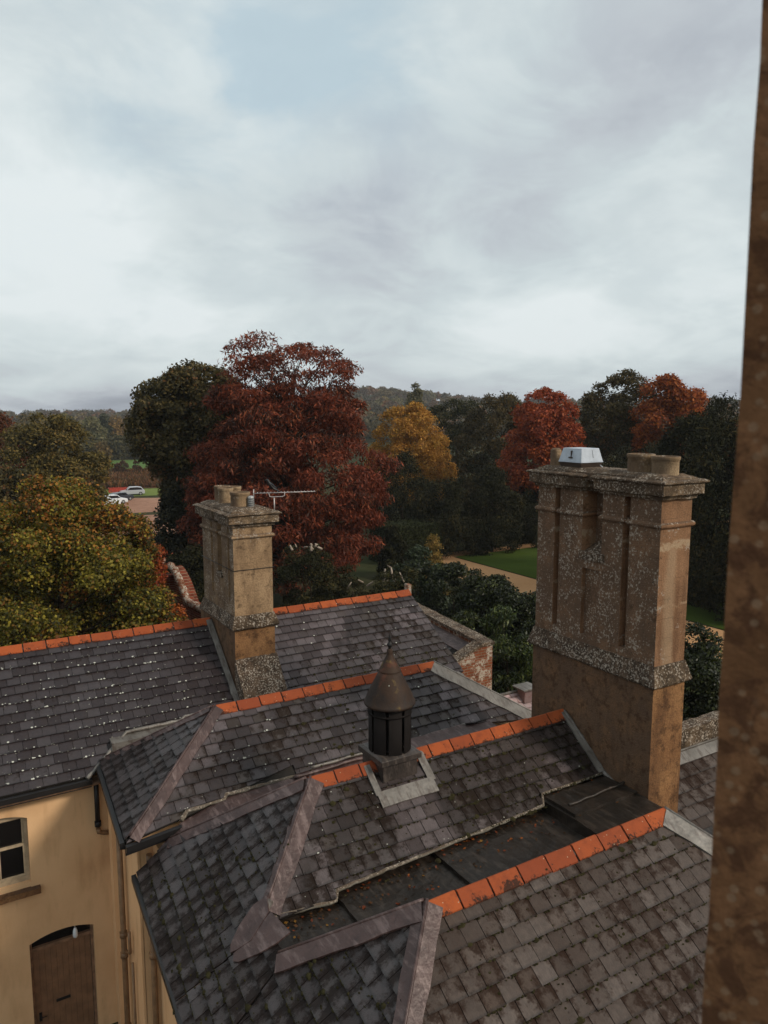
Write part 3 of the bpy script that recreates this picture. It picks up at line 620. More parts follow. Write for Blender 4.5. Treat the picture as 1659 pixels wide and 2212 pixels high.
# the long west end shared by roofs three and four: z falls with x
def PW(x, y): return (x, y, -5.45-(4.5-x)*T38)
UW = Vector(PW(2.39, 11.38))-Vector(PW(2.16, 8.36))
def pw_eave(y): return 2.16+(y-8.36)*(.23/3.02)
slope(house, [[PW(pw_eave(11.42), 11.42), PW(2.92, 11.40), PW(3.3, 8.62), PW(3.28, 8.32), PW(pw_eave(8.68), 8.68)], [PW(2.92, 11.40), PW(4.53, 9.78), PW(3.3, 8.62)]], PW(2.39, 11.38), PW(4.5, 11.2), UW, M['slate_hip'], sw=.27, seed=10)
slope(house, [[PW(pw_eave(8.66), 8.66), PW(3.28, 8.30), PW(3.28, 7.72), PW(pw_eave(7.5), 7.5)], [PW(3.28, 7.72), PW(4.46, 6.55), PW(3.4, 5.49), PW(2.85, 7.6)], [PW(pw_eave(7.5), 7.5), PW(2.85, 7.6), PW(3.4, 5.49), PW(2.0, 4.12)]],
      PW(2.39, 11.38), PW(4.5, 11.2), UW, M['slate_hip'], sw=.28, seed=11)
# roof four
slope(house, [[P4(2.0, 4.1), P4(10.9, 4.1), P4(8.48, 6.55), P4(4.46, 6.55)]], P4(0, 4.1), P4(0, 6.55), X, M['slate_tan'], sw=.25, ex=.215, seed=12, label='tan slate slope nearest the window, mottled with dirt')
slope(house, [[P4(2.0, 4.1), P4(10.9, 4.1), P4(11.2, 3.6), P4(1.7, 3.6)]], P4(0, 4.1), P4(0, 6.55), X, M['slate_tan'], sw=.25, ex=.215, seed=13)
slope(house, [[(3.25, 7.8, -6.52), (4.46, 6.55, -5.50), (8.48, 6.55, -5.5), (8.9, 7.8, -6.52)]], (0, 7.8, -6.52), (0, 6.55, -5.5), X, M['slate_hip'], seed=14)
slope(house, [[(8.48, 6.55, -5.5), (10.9, 4.1, -7.41), (10.9, 7.6, -7.41)]], (10.9, 4.1, -7.41), (8.48, 6.0, -5.5), (0, 1, 0), M['slate_tan'], seed=15)
ridge(house, (4.44, 6.55, -5.50), (8.50, 6.55, -5.50), 9)
# cushions of moss sitting on the tails of the slates
def moss(name, n, region, f, ex, y_or_x, seed, smin=.008, smax=.022, col='moss'):
    r = random.Random(seed); m = MB(); O_, T_ = region
    for i in range(n):
        u, v = f(r)
        p = Vector(O_)+Vector(T_[0])*u+Vector(T_[1])*((math.floor(v/ex))*ex+r.uniform(-.012, .004) if r.random() < .8 else v)
        p += Vector(T_[2])*.030; a = r.uniform(smin, smax)*(1+1.5*(r.random() < .06)); k = 6; ph = r.random()*6
        b = [p+Vector(T_[0])*math.cos(ph+6.283*j/k)*a*r.uniform(.7, 1.5)+Vector(T_[1])*math.sin(ph+6.283*j/k)*a*r.uniform(.6, 1.1)-Vector(T_[2])*.012 for j in range(k)]
        t_ = p+Vector(T_[2])*a*.55; m.add(b+[t_], [(j, (j+1) % k, k) for j in range(k)], True)
    o = m.build(name, M[col], house); o['kind'] = 'stuff'
M['moss'] = plain('moss_cushions', (.040, .034, .014), .95, .1, .6, 12); M['pale_lichen'] = plain('pale_lichen_crust', (.36, .35, .28), .95, .1, .4, 20)
def frame_(O, T, U):
    O, T, U = Vector(O), Vector(T), Vector(U).normalized(); V = T-O; V = (V-U*V.dot(U)).normalized(); N = U.cross(V).normalized(); return (O, (U, V, N if N.z > 0 else -N))
moss('moss', 900, frame_(P3(0, 8.45), P3(0, 9.78), X), lambda r: (r.uniform(4.4, 9.6) if r.random() < .5 else r.uniform(6.5, 9.6), r.uniform(.2, 1.6)**1.0*.95), .21, 0, 1)
moss('moss', 700, frame_(P4(0, 4.1), P4(0, 6.55), X), lambda r: (r.uniform(4.6, 8.6), r.uniform(1.2, 3.0)), .215, 0, 2)
moss('moss', 300, frame_(P2(0, 11.6), P2(0, 13.15), X), lambda r: (r.uniform(5.5, 9), r.uniform(.3, 1.7)), .21, 0, 4)
def wreg(r):
    while True:
        u, v = r.uniform(-6, 0), r.uniform(.1, 2.2)
        y_ = 11.38+u; 
        if y_ > 5.8 and v < 2.2 and not (7.5 < y_ < 9.2 and v > .95) and v < (11.3-y_)*1.3 and (v < 1.0 or abs(y_-9.8) < (2.7-v) or y_ < 7.5): return u, v
moss('moss', 1500, frame_(PW(2.39, 11.38), PW(4.5, 11.2), UW), wreg, .21, 0, 3)
moss('lichen_crust', 260, frame_(P1(0, 14.58), P1(0, 17.15), X), lambda r: (r.uniform(-3, 5.3), r.uniform(.2, 3.1)), .21, 0, 5, .006, .013, 'pale_lichen')
moss('moss', 500, frame_(P1(0, 14.58), P1(0, 17.15), X), lambda r: (r.uniform(6.6, 11), .7+abs(r.gauss(0, .5))), .21, 0, 6)
# lead hips ------------------------------------------------------------
NS = Vector((0, -T38, 1)).normalized(); NN = Vector((0, T38, 1)).normalized(); NW = Vector((-T38, 0, 1)).normalized(); NE = Vector((T38, 0, 1)).normalized()
N2w = plane_n(B2, C2, A2)
hip(house, (4.28, 13.15, -5.39), (2.34, 11.60, -6.60), NS, N2w, .17, .08)
hip(house, A2, (2.6, 14.72, -6.62), NN, N2w, .15, .12)
hip(house, E2, (10.95, 11.72, -6.51), NS, NE, .26, .2, 'lead_pale')
hip(house, (4.60, 9.78, -5.42), (3.36, 8.56, -6.36), NS, NW, .20, .09)
hip(house, (4.53, 9.80, -5.43), (2.92, 11.40, -6.70), NN, NW, .15, .18)
hip(house, (4.50, 6.55, -5.465), (2.0, 4.1, -7.39), NS, NW, .17, .14)
hip(house, (4.46, 6.57, -5.47), (3.22, 7.80, -6.435), NN, NW, .15, .22)
hip(house, (8.48, 6.55, -5.49), (10.9, 4.1, -7.40), NS, NE, .26, .2, 'lead_pale')
# gutters, fillets, soles -----------------------------------------------
def fillet(parent, pts, r, mat='fillet', name='mortar_fillet', amp=.012):
    P = [Vector(p) for p in pts]; f = []
    for i in range(len(P)-1):
        k = max(1, int((P[i+1]-P[i]).length/.09)); f += [P[i].lerp(P[i+1], j/k) for j in range(k)]
    f.append(P[-1]); f = [p+mnoise.noise_vector(p*9)*amp for p in f]
    mb = MB(); mb.tube(f, [r*(1+.5*mnoise.noise(p*11)) for p in f], 6); return mb.build(name, M[mat], parent)
e = .015
fillet(house, [(2.22, 14.56, -6.86), (2.62, 14.84, -6.62), (3.10, 15.18, -6.36), (4.2, 15.2, -6.36), (4.3, 15.24, -6.3), (5.5, 15.2, -6.33)], .04, 'lead_pale', 'gutter_edge')
fillet(house, [P2(3.16, 11.66), P2(3.3, 11.76), P2(3.93, 11.78), P2(4.0, 11.84), P2(5.28, 11.83)], .035, 'fillet', 'gutter_edge')
fillet(house, [P2(5.6, 11.90), P2(9.1, 11.95)], .03, 'lead_pale', 'gutter_edge')
fillet(house, [P3(3.36, 8.50), P3(4.32, 8.43), P3(4.38, 8.53), P3(8.2, 8.65), P3(8.30, 8.79), P3(9.72, 8.79)], .028, 'fillet')
s_ = MB()
s_.box((3.3, 7.80, -6.90), (4.38, 8.75, -6.56)); s_.box((4.38, 7.72, -6.78), (6.05, 8.85, -6.50)); s_.box((6.05, 7.72, -6.78), (8.25, 8.9, -6.44)); s_.box((8.25, 7.5, -6.78), (9.73, 8.86, -6.26))
s_.box((8.3, 8.05, -6.26), (9.7, 8.7, -6.21)); s_.tube([(8.4, 8.28, -6.19), (9.7, 8.32, -6.17)], .025)
roughen(s_.build('valley_gutter', M['lead_dark'], house), .14, .018, 4)
s_ = MB()
vp = [(2.72, 11.44, -6.84), (3.16, 11.66, -6.60), (3.95, 11.82, -6.46), (5.3, 11.90, -6.41), (9.7, 12.02, -6.36)]; vq = [(2.9, 11.36, -6.80), (3.2, 11.2, -6.62), (3.95, 11.0, -6.49), (5.3, 11.0, -6.46), (9.7, 11.0, -6.42)]
for i in range(4): s_.prism([vp[i], vp[i+1], vq[i+1], vq[i]], (0, 0, -.3))
s_.tube([(5.2, 11.72, -6.38), (6.9, 11.76, -6.37)], .03); s_.prism([(7.2, 11.5, -6.37), (9.0, 11.5, -6.33), (9.05, 11.93, -6.30), (7.1, 11.9, -6.32)], (0, 0, -.1))
roughen(s_.build('valley_gutter', M['lead'], house), .16, .016, 3)
s_ = MB(); s_.box((2.75, 14.85, -7.0), (5.5, 15.24, -6.40)); s_.box((5.5, 14.75, -7.0), (11.2, 15.28, -6.50)); s_.box((6.6, 14.80, -6.5), (8.2, 15.25, -6.34))
roughen(s_.build('valley_gutter', M['lead_pale'], house), .3, .010, 3)
# lead mouth where the gutter between roofs three and four spills onto the west end
mo = MB(); 
def patch(mb, xy, off):
    vs = [Vector(PW(x, y))+NW*off for x, y in xy]; n = len(vs); mb.add(vs+[v-NW*.02 for v in vs], [tuple(range(n))]+[(i, i+n, (i+1) % n+n, (i+1) % n) for i in range(n)])
patch(mo, [(3.46, 8.66), (3.30, 8.74), (3.08, 8.68), (2.92, 8.56), (2.88, 8.46), (2.95, 8.40), (3.10, 8.32), (3.38, 8.42)], .052)
patch(mo, [(3.40, 8.40), (3.10, 8.36), (2.90, 8.41), (2.86, 8.32), (2.90, 8.24), (3.10, 8.06), (3.28, 7.94), (3.44, 7.88)], .046)
mo.build('gutter_mouth', M['lead'], house)
fillet(house, [PW(3.45, 8.60), PW(3.28, 8.52), PW(3.12, 8.42)], .05, 'lead_pale', 'gutter_edge')
# dark fascias and gutters along the eaves
def eave_gutter(a, b, nd, name='gutter'):
    a, b, nd = Vector(a), Vector(b), Vector(nd).normalized(); m = MB(); m.prism([a+nd*.02+Vector((0, 0, -.005)), a+nd*.09+Vector((0, 0, -.015)), a+nd*.09+Vector((0, 0, -.11)), a+nd*.01+Vector((0, 0, -.13))], b-a)
    m.prism([a+Vector((0, 0, -.04)), a-nd*.03+Vector((0, 0, -.04)), a-nd*.03+Vector((0, 0, -.2)), a+Vector((0, 0, -.2))], b-a); return m.build(name, M['black'], house)
eave_gutter((-5, 14.58, -6.86), (2.30, 14.60, -6.86), (0, -1, 0)); eave_gutter((2.28, 11.60, -6.63), (2.49, 14.60, -6.67), (-1, .07, 0)); eave_gutter((2.26, 11.55, -6.64), (3.18, 11.64, -6.60), (0, -1, 0))
eave_gutter(PW(pw_eave(11.42), 11.42), PW(2.03, 4.2), (-1, .07, 0)); eave_gutter(P4(2.0, 3.6), P4(11, 3.6), (0, -1, 0))
sf = MB(); sf.prism([(2.30, 11.62, -6.80), (2.50, 14.62, -6.82), (2.66, 14.7, -6.84), (2.62, 12.1, -6.84)], (0, 0, -.03)); sf.box((-5, 14.56, -7.02), (2.62, 14.9, -6.985)); sf.prism([PW(pw_eave(11.4), 11.40), PW(2.9, 11.4), PW(3.12, 11.05), PW(pw_eave(5), 5)], (0, 0, -.09)); sf.build('soffit', M['wood_pale'], house)

# chimneys --------------------------------------------------------------
def outline(xw, xe, y0, y1, notches):
    """plan CCW: west side runs from y1 down to y0; notches = [(ya, yb, depth)], the same on both long sides"""
    ns = sorted(notches); W = [(xw, y1)]
    for a, b, d in reversed(ns): W += [(xw, b), (xw+d, b), (xw+d, a), (xw, a)]
    W += [(xw, y0), (xe, y0)]
    for a, b, d in ns: W += [(xe, a), (xe-d, a), (xe-d, b), (xe, b)]
    W.append((xe, y1)); return W
def offset(poly, d):
    n = len(poly); out = []
    for i in range(n):
        p, q, r = Vector(poly[i-1]), Vector(poly[i]), Vector(poly[(i+1) % n]); e1, e2 = (q-p).normalized(), (r-q).normalized()
        n1, n2 = Vector((e1.y, -e1.x)), Vector((e2.y, -e2.x)); s = q+(n1+n2)*d if abs(e1.dot(e2)) < .5 else q+n1*d; out.append((s.x, s.y))
    return out
def loft(mb, poly, prof):
    n = len(poly); vs, fs = [], []
    for d, z in prof: vs += [(x, y, z) for x, y in offset(poly, d)]
    for i in range(len(prof)-1):
        for j in range(n): fs.append((i*n+j, i*n+(j+1) % n, (i+1)*n+(j+1) % n, (i+1)*n+j))
    fs.append(tuple(reversed(range(n)))); fs.append(tuple(range((len(prof)-1)*n, len(prof)*n))); mb.add(vs, fs)
def chimney(xw, xe, y0, y1, z, slots, gap, mat, lich, label, panel=None, seed=0, back=0):
    body = MB(); rect = outline(xw, xe, y0, y1, []); zb, zd, zp, zs, zg, zbead, zc = z
    i_ = .02
    sl = outline(xw+i_, xe-i_, y0+i_, y1-i_, [(a, b, .25) for a, b in slots])
    al = outline(xw+i_, xe-i_, y0+i_, y1-i_, sorted([(a, b, .25) for a, b in slots]+[(gap[0], gap[1], .345)]))
    rr = outline(xw+i_, xe-i_, y0+i_, y1-i_, [])
    loft(body, rr, [(0, zp-.05), (0, zs)])
    if panel:
        pn_ = outline(xw+i_, xe-i_, y0+i_, y1-i_, [(slots[0][0], slots[0][1], .25), (panel[0], panel[1], .09), (slots[1][0], slots[1][1], .25)])
        loft(body, pn_, [(0, zs), (0, panel[2])]); loft(body, sl, [(0, panel[2]), (0, zg)])
    else: loft(body, sl, [(0, zs), (0, zg)])
    loft(body, al, [(0, zg), (0, zc)])
    ch = body.build('chimney', M[mat], house); ch['label'] = label
    b = MB(); loft(b, outline(xw, xe, y0, y1+back, []), [(0, zb), (0, zd-.02)]); b.build('chimney_base', M['stone_base'], ch)
    p = MB(); loft(p, rect, [(-.05, zd-.06), (.03, zd-.055), (.07, zd-.03), (.085, zd), (.06, zd+.08), (.0, zp)]); roughen(p.build('plinth', M['lichen'], ch), .10, .010, 7, seed)
    sp_ = outline(xw+i_, xe-i_, y0+i_, y1-i_, sorted([(a, b, .25) for a, b in slots]+[(gap[0], gap[1], .345)]))
    bd = MB(); loft(bd, sp_, [(-.02, zbead-.05), (.02, zbead-.045), (.045, zbead-.02), (.05, zbead), (.045, zbead+.02), (.02, zbead+.045), (-.02, zbead+.05)]); roughen(bd.build('bead_moulding', M[mat], ch), .12, .004, 8, seed+1)
    cp = MB(); co = outline(xw, xe, y0, y1, [(gap[0], gap[1], .16)])
    loft(cp, co, [(-.02, zc), (.03, zc+.005), (.035, zc+.05), (.055, zc+.06), (.06, zc+.075), (.105, zc+.08), (.11, zc+.24), (.125, zc+.245), (.155, zc+.265), (.155, zc+.285), (.09, zc+.31)])
    loft(cp, outline(xw, xe, y0, y1, []), [(.03, zc+.2), (.02, zc+.33), (-.12, zc+.39)])
    roughen(cp.build('cap', M[lich], ch), .10, .012, 7, seed+2)
    return ch
chl = chimney(5.56, 6.50, 15.60, 17.75, (-6.7, -4.70, -4.44, -4.15, -3.62, -2.69, -2.47), [(15.86, 15.99), (16.98, 17.12)], (16.38, 16.66), 'stone_light', 'cap_stone', 'far stone chimney with a television aerial behind its cap', None, 3, .25)
chr_ = chimney(9.74, 10.50, 7.85, 10.67, (-7.6, -4.34, -4.04, -3.90, -2.43, -1.77, -1.36), [(8.48, 8.62), (10.08, 10.21)], (9.07, 9.53), 'stone', 'cap_stone', 'near stone chimney crusted with white lichen on its long side', (9.10, 9.50, -2.70), 5)
# sloping weathering stone at the foot of the far chimney
fb = MB(); fb.prism([(5.54, 15.62, -5.38), (5.54, 15.02, -6.12), (5.54, 15.0, -6.75), (5.54, 15.62, -6.75)], (1.0, 0, 0)); roughen(fb.build('weathering_stone', M['lichen'], chl), .09, .016, 7, 9)
# mossy mounds in the gaps
def mound(parent, x, ya, yb, z, h=.22, w=.32):
    m = MB(); n = 8; vs = []; fs = []
    for i in range(n+1):
        for j in range(n+1):
            a, b = i/n, j/n; yy = ya+(yb-ya)*a; xx = x+w*b; zz = z+h*(b**.7)*(.35+.65*math.sin(math.pi*min(1, a*.6+.25)))+.02*mnoise.noise(Vector((xx*9, yy*9, z))); vs.append((xx, yy, zz))
    for i in range(n):
        for j in range(n): k = i*(n+1)+j; fs.append((k, k+n+1, k+n+2, k+1))
    m.add(vs, fs); m.prism([(x, ya, z-.02), (x, yb, z-.02), (x, yb, z+h*.4), (x, ya, z+h*.4)], (.05, 0, 0)); return m.build('mossy_ledge', M['lichen'], parent)
mound(chr_, 9.72, 9.0, 9.55, -2.52, .30); mound(chl, 5.54, 16.34, 16.68, -3.68, .22)
# metal tie round the far chimney
ti = MB(); r_ = outline(5.555, 6.505, 15.595, 17.755, []); ti.tube([(x, y, -3.42) for x, y in r_+[r_[0]]], .008, 6); ti.build('iron_tie', M['black'], chl)
# pots
def pot(parent, x, y, z, r, h, mat='pot', rim=True, k=28):
    m = MB(); pr = [(r*1.02, 0), (r*.98, h*.1), (r*.97, h*.72), (r*1.0, h*.80), (r*1.05, h*.84), (r*1.06, h*.97), (r*1.02, h), (r*.85, h), (r*.82, h*.4), (0, h*.38)] if rim else [(r, 0), (r, h*.85), (r*.96, h*.93), (r*.6, h), (0, h)]
    m.lathe((x, y, z), pr, k); return m.build('chimney_pot', M[mat], parent)
pot(chl, 5.99, 17.42, -2.10, .185, .37); pot(chl, 5.93, 17.02, -2.10, .175, .36); pot(chl, 6.22, 17.25, -2.10, .165, .36); pot(chl, 5.99, 16.24, -2.11, .215, .34)
mv = pot(chl, 6.16, 16.02, -2.12, .075, .27, 'zinc', False); mv['label'] = 'small louvred metal flue terminal'
lv = MB()
for i in range(4): lv.lathe((6.16, 16.02, -2.06+i*.045), [(.074, 0), (.082, .004), (.074, .022)], 16)
lv.build('louvre', M['black'], mv)
pot(chr_, 10.12, 8.62, -1.02, .215, .34); pot(chr_, 10.12, 8.13, -1.03, .215, .335); pot(chr_, 10.02, 10.50, -1.03, .10, .37, 'pot', False)
# extractor fan housing on the near chimney
fan = root('extractor_fan', (10.12, 10.12, -1.0), 'pale grey box fan housing on a brown base atop the near chimney', 'fan')
def frustum(mb, c, a, b, z0, a2, b2, z1):
    vs = [(c[0]+sx*a, c[1]+sy*b, z0) for sx, sy in ((-1, -1), (1, -1), (1, 1), (-1, 1))]+[(c[0]+sx*a2, c[1]+sy*b2, z1) for sx, sy in ((-1, -1), (1, -1), (1, 1), (-1, 1))]
    mb.add(vs, [(3, 2, 1, 0), (4, 5, 6, 7), (0, 1, 5, 4), (1, 2, 6, 5), (2, 3, 7, 6), (3, 0, 4, 7)])
fc = (10.12, 9.97)
b = MB(); frustum(b, fc, .21, .21, -1.06, .21, .21, -1.0); frustum(b, fc, .235, .24, -1.0, .265, .275, -.89); b.build('base', M['brown_metal'], fan, bevel=.006)
b = MB(); frustum(b, fc, .275, .285, -.89, .275, .285, -.878); frustum(b, fc, .27, .28, -.878, .215, .225, -.64); b.build('housing', M['plastic'], fan, bevel=.012)
b = MB(); b.box((fc[0]-.277, fc[1]-.05, -.815), (fc[0]-.235, fc[1]+.03, -.79)); b.box((fc[0]-.262, fc[1]-.02, -.79), (fc[0]-.22, fc[1]-.01, -.68)); b.build('latch', M['brown_metal'], fan)
b = MB()
for i in range(6): b.box((fc[0]+.03, fc[1]-.266+i*.0052, -.80+i*.022), (fc[0]+.041, fc[1]-.235+i*.0052, -.788+i*.022))
b.build('vent_holes', M['black'], fan)
b = MB(); b.tube([(10.34, 9.75, -.92), (10.34, 9.66, -.97), (10.30, 9.56, -1.0), (10.2, 9.45, -1.015), (10.1, 9.3, -1.0)], .009, 6); b.build('cable', M['car_white'], fan)

# roof ventilator ---------------------------------------------------------
vx, vy = 5.99, 9.80
b = MB(); b.box((vx-.31, vy-.32, -6.0), (vx+.31, vy+.32, -5.36)); vent = b.build('roof_ventilator', M['vent_lead'], house); vent['label'] = 'dark metal ventilator turret with a rusty cone roof'
b = MB(); b.box((vx-.365, vy-.37, -5.36), (vx+.365, vy+.37, -5.27)); frustum(b, (vx, vy), .365, .37, -5.27, .31, .31, -5.245); b.build('base_tray', M['vent_lead'], vent, bevel=.008)
b = MB()
for i in range(8):                                     # overlapping curved baffles round the drum
    a = i*math.pi/4+.2
    for (rr, da, db) in ((.335, 0, .50),):
        m_ = MB(); pr = [(rr, -5.25), (rr, -4.52), (rr-.01, -4.52), (rr-.01, -5.25), (rr, -5.25)]
        b.lathe((vx, vy, 0), pr, 5, a, a+db+.12)
    ca, sa_ = math.cos(a+.62), math.sin(a+.62); b.prism([(vx+ca*.335, vy+sa_*.335, -5.25), (vx+ca*.24, vy+sa_*.24, -5.25), (vx+ca*.24, vy+sa_*.24, -4.52), (vx+ca*.335, vy+sa_*.335, -4.52)], (-sa_*.008, ca*.008, 0))
b.lathe((vx, vy, 0), [(.215, -5.25), (.215, -4.5)], 20); b.lathe((vx, vy, 0), [(.34, -4.66), (.352, -4.655), (.352, -4.63), (.34, -4.625)], 32)
b.build('louvre_drum', M['vent_dark'], vent)
b = MB(); b.lathe((vx, vy, 0), [(.30, -4.50), (.395, -4.52), (.405, -4.50), (.402, -4.475), (.385, -4.46), (.36, -4.38), (.28, -4.22), (.20, -4.06), (.165, -3.985), (.10, -3.99)], 36); b.build('cone_roof', M['copper'], vent)
b = MB(); b.lathe((vx, vy, 0), [(.172, -4.00), (.178, -3.985), (.165, -3.97), (.13, -3.90), (.075, -3.79), (.05, -3.745), (.046, -3.72), (.046, -3.66), (.03, -3.64), (0, -3.635)], 28); b.build('cone_cap', M['copper'], vent)
b = MB(); b.lathe((vx, vy, 0), [(.025, -3.65), (.022, -3.62), (.04, -3.60), (.045, -3.58), (.03, -3.55), (.018, -3.53), (.026, -3.51), (.012, -3.44), (.0, -3.38)], 14); b.build('finial', M['black'], vent)
b = MB(); strip(b, [P3(5.50, 9.40), P3(6.52, 9.40)], (0, -1, -T38), .24, NS, .04, .014, .01); strip(b, [P3(5.58, 9.36), P3(5.58, 9.76)], (-1, 0, 0), .10, NS, .042, .014); strip(b, [P3(6.42, 9.36), P3(6.42, 9.76)], (1, 0, 0), .14, NS, .042, .014); b.build('apron_flashing', M['lead_pale'], vent)
# flashings where slopes meet the chimneys
b = MB(); strip(b, [P3(9.70, 8.80), P3(9.70, 9.76)], (-1, 0, 0), .10, NS, .045, .014, .02); b.build('chimney_flashing', M['lead_pale'], house); b = MB(); strip(b, [P1(5.53, 15.3), P1(5.53, 17.12)], (-1, 0, 0), .13, NS, .045, .014, .02); b.build('chimney_flashing', M['lead_pale'], house)
fillet(house, [(9.72, 7.6, -6.6), (9.72, 8.75, -6.2), (9.70, 9.76, -5.40)], .035, 'lead_pale', 'mortar_fillet')

# low roofs beyond the near chimney
slope(house, [[(10.55, 8.0, -7.42), (14.0, 8.0, -7.42), (14.0, 9.15, -6.62), (10.55, 9.15, -6.62)]], (10.55, 8.0, -7.42), (10.55, 9.15, -6.62), X, M['slate_tan'], sw=.3, ex=.24, seed=21)
b = MB(); b.box((10.52, 9.20, -7.6), (14.2, 9.50, -6.16)); roughen(b.build('parapet', M['lichen'], house), .14, .03, 5, 4)
b = MB(); strip(b, [(10.55, 9.17, -6.60), (14.0, 9.17, -6.60)], (0, -1, -.70), .22, (0, -.6, 1), .03); b.tube([(10.55, 9.16, -6.54), (14, 9.16, -6.54)], .02); b.build('abutment_flashing', M['lead_pale'], house)
b = MB(); b.box((10.5, 3.9, -9), (14.0, 9.2, -7.62)); b.build('wall', M['render'], house)
b = MB(); b.prism([(10.5, 7.92, -7.30), (13.5, 7.92, -7.30), (13.5, 7.72, -7.36), (10.5, 7.72, -7.36)], (0, 0, -.15)); b.build('gutter', M['lead_dark'], house)
ridge(house, (11.25, 7.1, -7.42), (12.6, 7.1, -7.42), 3)

# television aerial -------------------------------------------------------
def atp(u, v, d):
    q = dirpx(u, v); h = math.hypot(q.x, q.y); return q*(d/h)
ae = root('tv_aerial', tuple(atp(593, 1100, 18.9)), 'long white television aerial on a mast behind the far chimney', 'aerial')
D = 18.9; pa, pb = atp(548, 1066, D), atp(681, 1061.5, D)
m0 = atp(593.0, 1108, D); m1 = atp(592.2, 1073, D); m0 = Vector((m1.x, m1.y, -2.5))
b = MB(); b.tube([m0, m1], .016); b.build('mast', M['alu'], ae)
b = MB(); b.tube([pa, pb], .011); b.build('boom', M['alu'], ae)
ax = (pb-pa).normalized(); sd2 = ax.cross(Vector((0, 0, 1))).normalized()
b = MB(); c0 = pa.lerp(pb, .24); c1 = pa.lerp(pb, .50); b.tube([c0, c0+ax*.03+Vector((0, 0, -.09)), c0+ax*.08+Vector((0, 0, -.10)), c1-ax*.06+Vector((0, 0, -.10)), c1-ax*.005+Vector((0, 0, -.08)), c1], .012); b.build('bracket', M['alu'], ae)
b = MB()
for i in range(18):
    c = pa.lerp(pb, .06+i*.0545); b.tube([c-sd2*.11+Vector((0, 0, .012)), c+sd2*.11+Vector((0, 0, .012))], .006, 5); b.tube([c-ax*.0, c+ax*.0+Vector((0, 0, .03))], .006, 5)
b.build('elements', M['alu'], ae)
b = MB()
for k in (-.09, -.03, .03, .09):
    b.tube([pa-sd2*.16+Vector((0, 0, k)), pa+sd2*.16+Vector((0, 0, k))], .007, 5)
for k in (-.15, 0, .15): b.tube([pa+sd2*k+Vector((0, 0, -.095)), pa+sd2*k+Vector((0, 0, .095))], .008, 5)
b.build('reflector', M['alu'], ae)
# crow -----------------------------------------------------------------------
def crow(foot, heading):
    h = Vector(heading).normalized(); up = Vector((0, 0, 1)); t = root('crow', tuple(foot), 'black crow perched on the television aerial', 'bird')
    P = [(-.19, -.045, .006), (-.12, .0, .018), (-.05, .06, .045), (.02, .12, .058), (.075, .18, .048), (.10, .225, .034), (.115, .262, .036), (.135, .275, .028), (.158, .272, .012), (.19, .262, .003)]
    m = MB(); fr = []; k = 12; vs, fs = [], []
    pts = [Vector(foot)+h*a+up*(b_+.035) for a, b_, r in P]
    m.tube(pts, [r for *_, r in P], 14); body = m.build('body', M['feather'], t)
    s = h.cross(up); w_ = MB()
    for sg in (-1, 1):
        q = [Vector(foot)+h*a+up*(b_+.035)+s*sg*o for a, b_, o in ((.06, .18, .046), (.0, .16, .062), (-.08, .07, .05), (-.2, -.03, .018), (-.14, .0, .038), (-.02, .06, .062))]; w_.prism(q, s*sg*.008)
    w_.build('wing', M['feather'], t); l_ = MB()
    for sg in (-1, 1): l_.tube([Vector(foot)+h*.0+up*.075+s*sg*.02, Vector(foot)+s*sg*.02+up*.004, Vector(foot)+h*.03+s*sg*.02], .005, 5)
    l_.build('leg', M['black'], t)
crow(pa.lerp(pb, .305)+Vector((0, 0, .013)), -ax+sd2*.15)

# window jamb close to the lens -------------------------------------------------
ja = R(34.35); e1 = Vector((math.cos(ja), math.sin(ja), 0)); e2 = Vector((math.cos(ja-math.pi/2), math.sin(ja-math.pi/2), 0))
b = MB(); p0 = e1*.74+e2*.0; q = [p0, p0+e2*.9+e1*(-.02), p0+e2*.9+e1*.5, p0+e1*.5+e2*.06]
b.prism([v_+Vector((0, 0, -2.6)) for v_ in q], (0, 0, 4.4))
jm = b.build('window_jamb', M['jamb'], None, (p0.x, p0.y, -2.6)); roughen(jm, .10, .0025, 9, 2); tag(jm, 'blurred brown stone window jamb close to the camera', 'window jamb')

# ================================================================== outbuildings
br = root('brick_outhouse', (12, 17, GZ), 'brick lean-to with a coping wall and dark slates beyond the far gable', 'outhouse')
b = MB(); b.prism([(12.30, 15.40, GZ), (12.62, 15.40, GZ), (13.15, 19.9, GZ), (12.83, 19.9, GZ)], (0, 0, 6.15)); b.build('wall', M['brick'], br)
b = MB(); b.prism([(11.05, 15.40, GZ), (12.30, 15.40, GZ), (12.30, 15.40, -6.12), (11.05, 15.40, -6.62)], (0, .32, 0)); b.build('wall', M['brick'], br)
cp_ = MB(); cp_.prism([(12.25, 15.36, -6.13), (12.66, 15.36, -6.13), (13.2, 19.95, -6.13), (12.78, 19.95, -6.13)], (0, 0, .09)); cp_.prism([(11.0, 15.36, -6.62), (12.26, 15.36, -6.12), (12.26, 15.36, -6.04), (11.0, 15.36, -6.54)], (0, .38, 0))
roughen(cp_.build('coping', M['lichen'], br), .12, .018, 7, 6)
slope(br, [[(11.0, 15.7, -7.05), (12.35, 15.7, -6.30), (12.85, 19.9, -6.30), (11.4, 19.9, -7.05)]], (11.0, 15.7, -7.05), (12.40, 15.7, -6.27), (.1, 1, 0), M['slate_hip'], seed=31)
b = MB(); b.prism([(12.02, 15.72, -6.43), (12.34, 15.72, -6.24), (12.84, 19.8, -6.24), (12.50, 19.8, -6.43)], (0, 0, -.02)); b.build('lead_apron', M['lead'], br)
b = MB(); b.box((11.12, 17.25, -5.3), (11.24, 17.42, -4.70)); b.build('finial_stone', M['brick'], house)

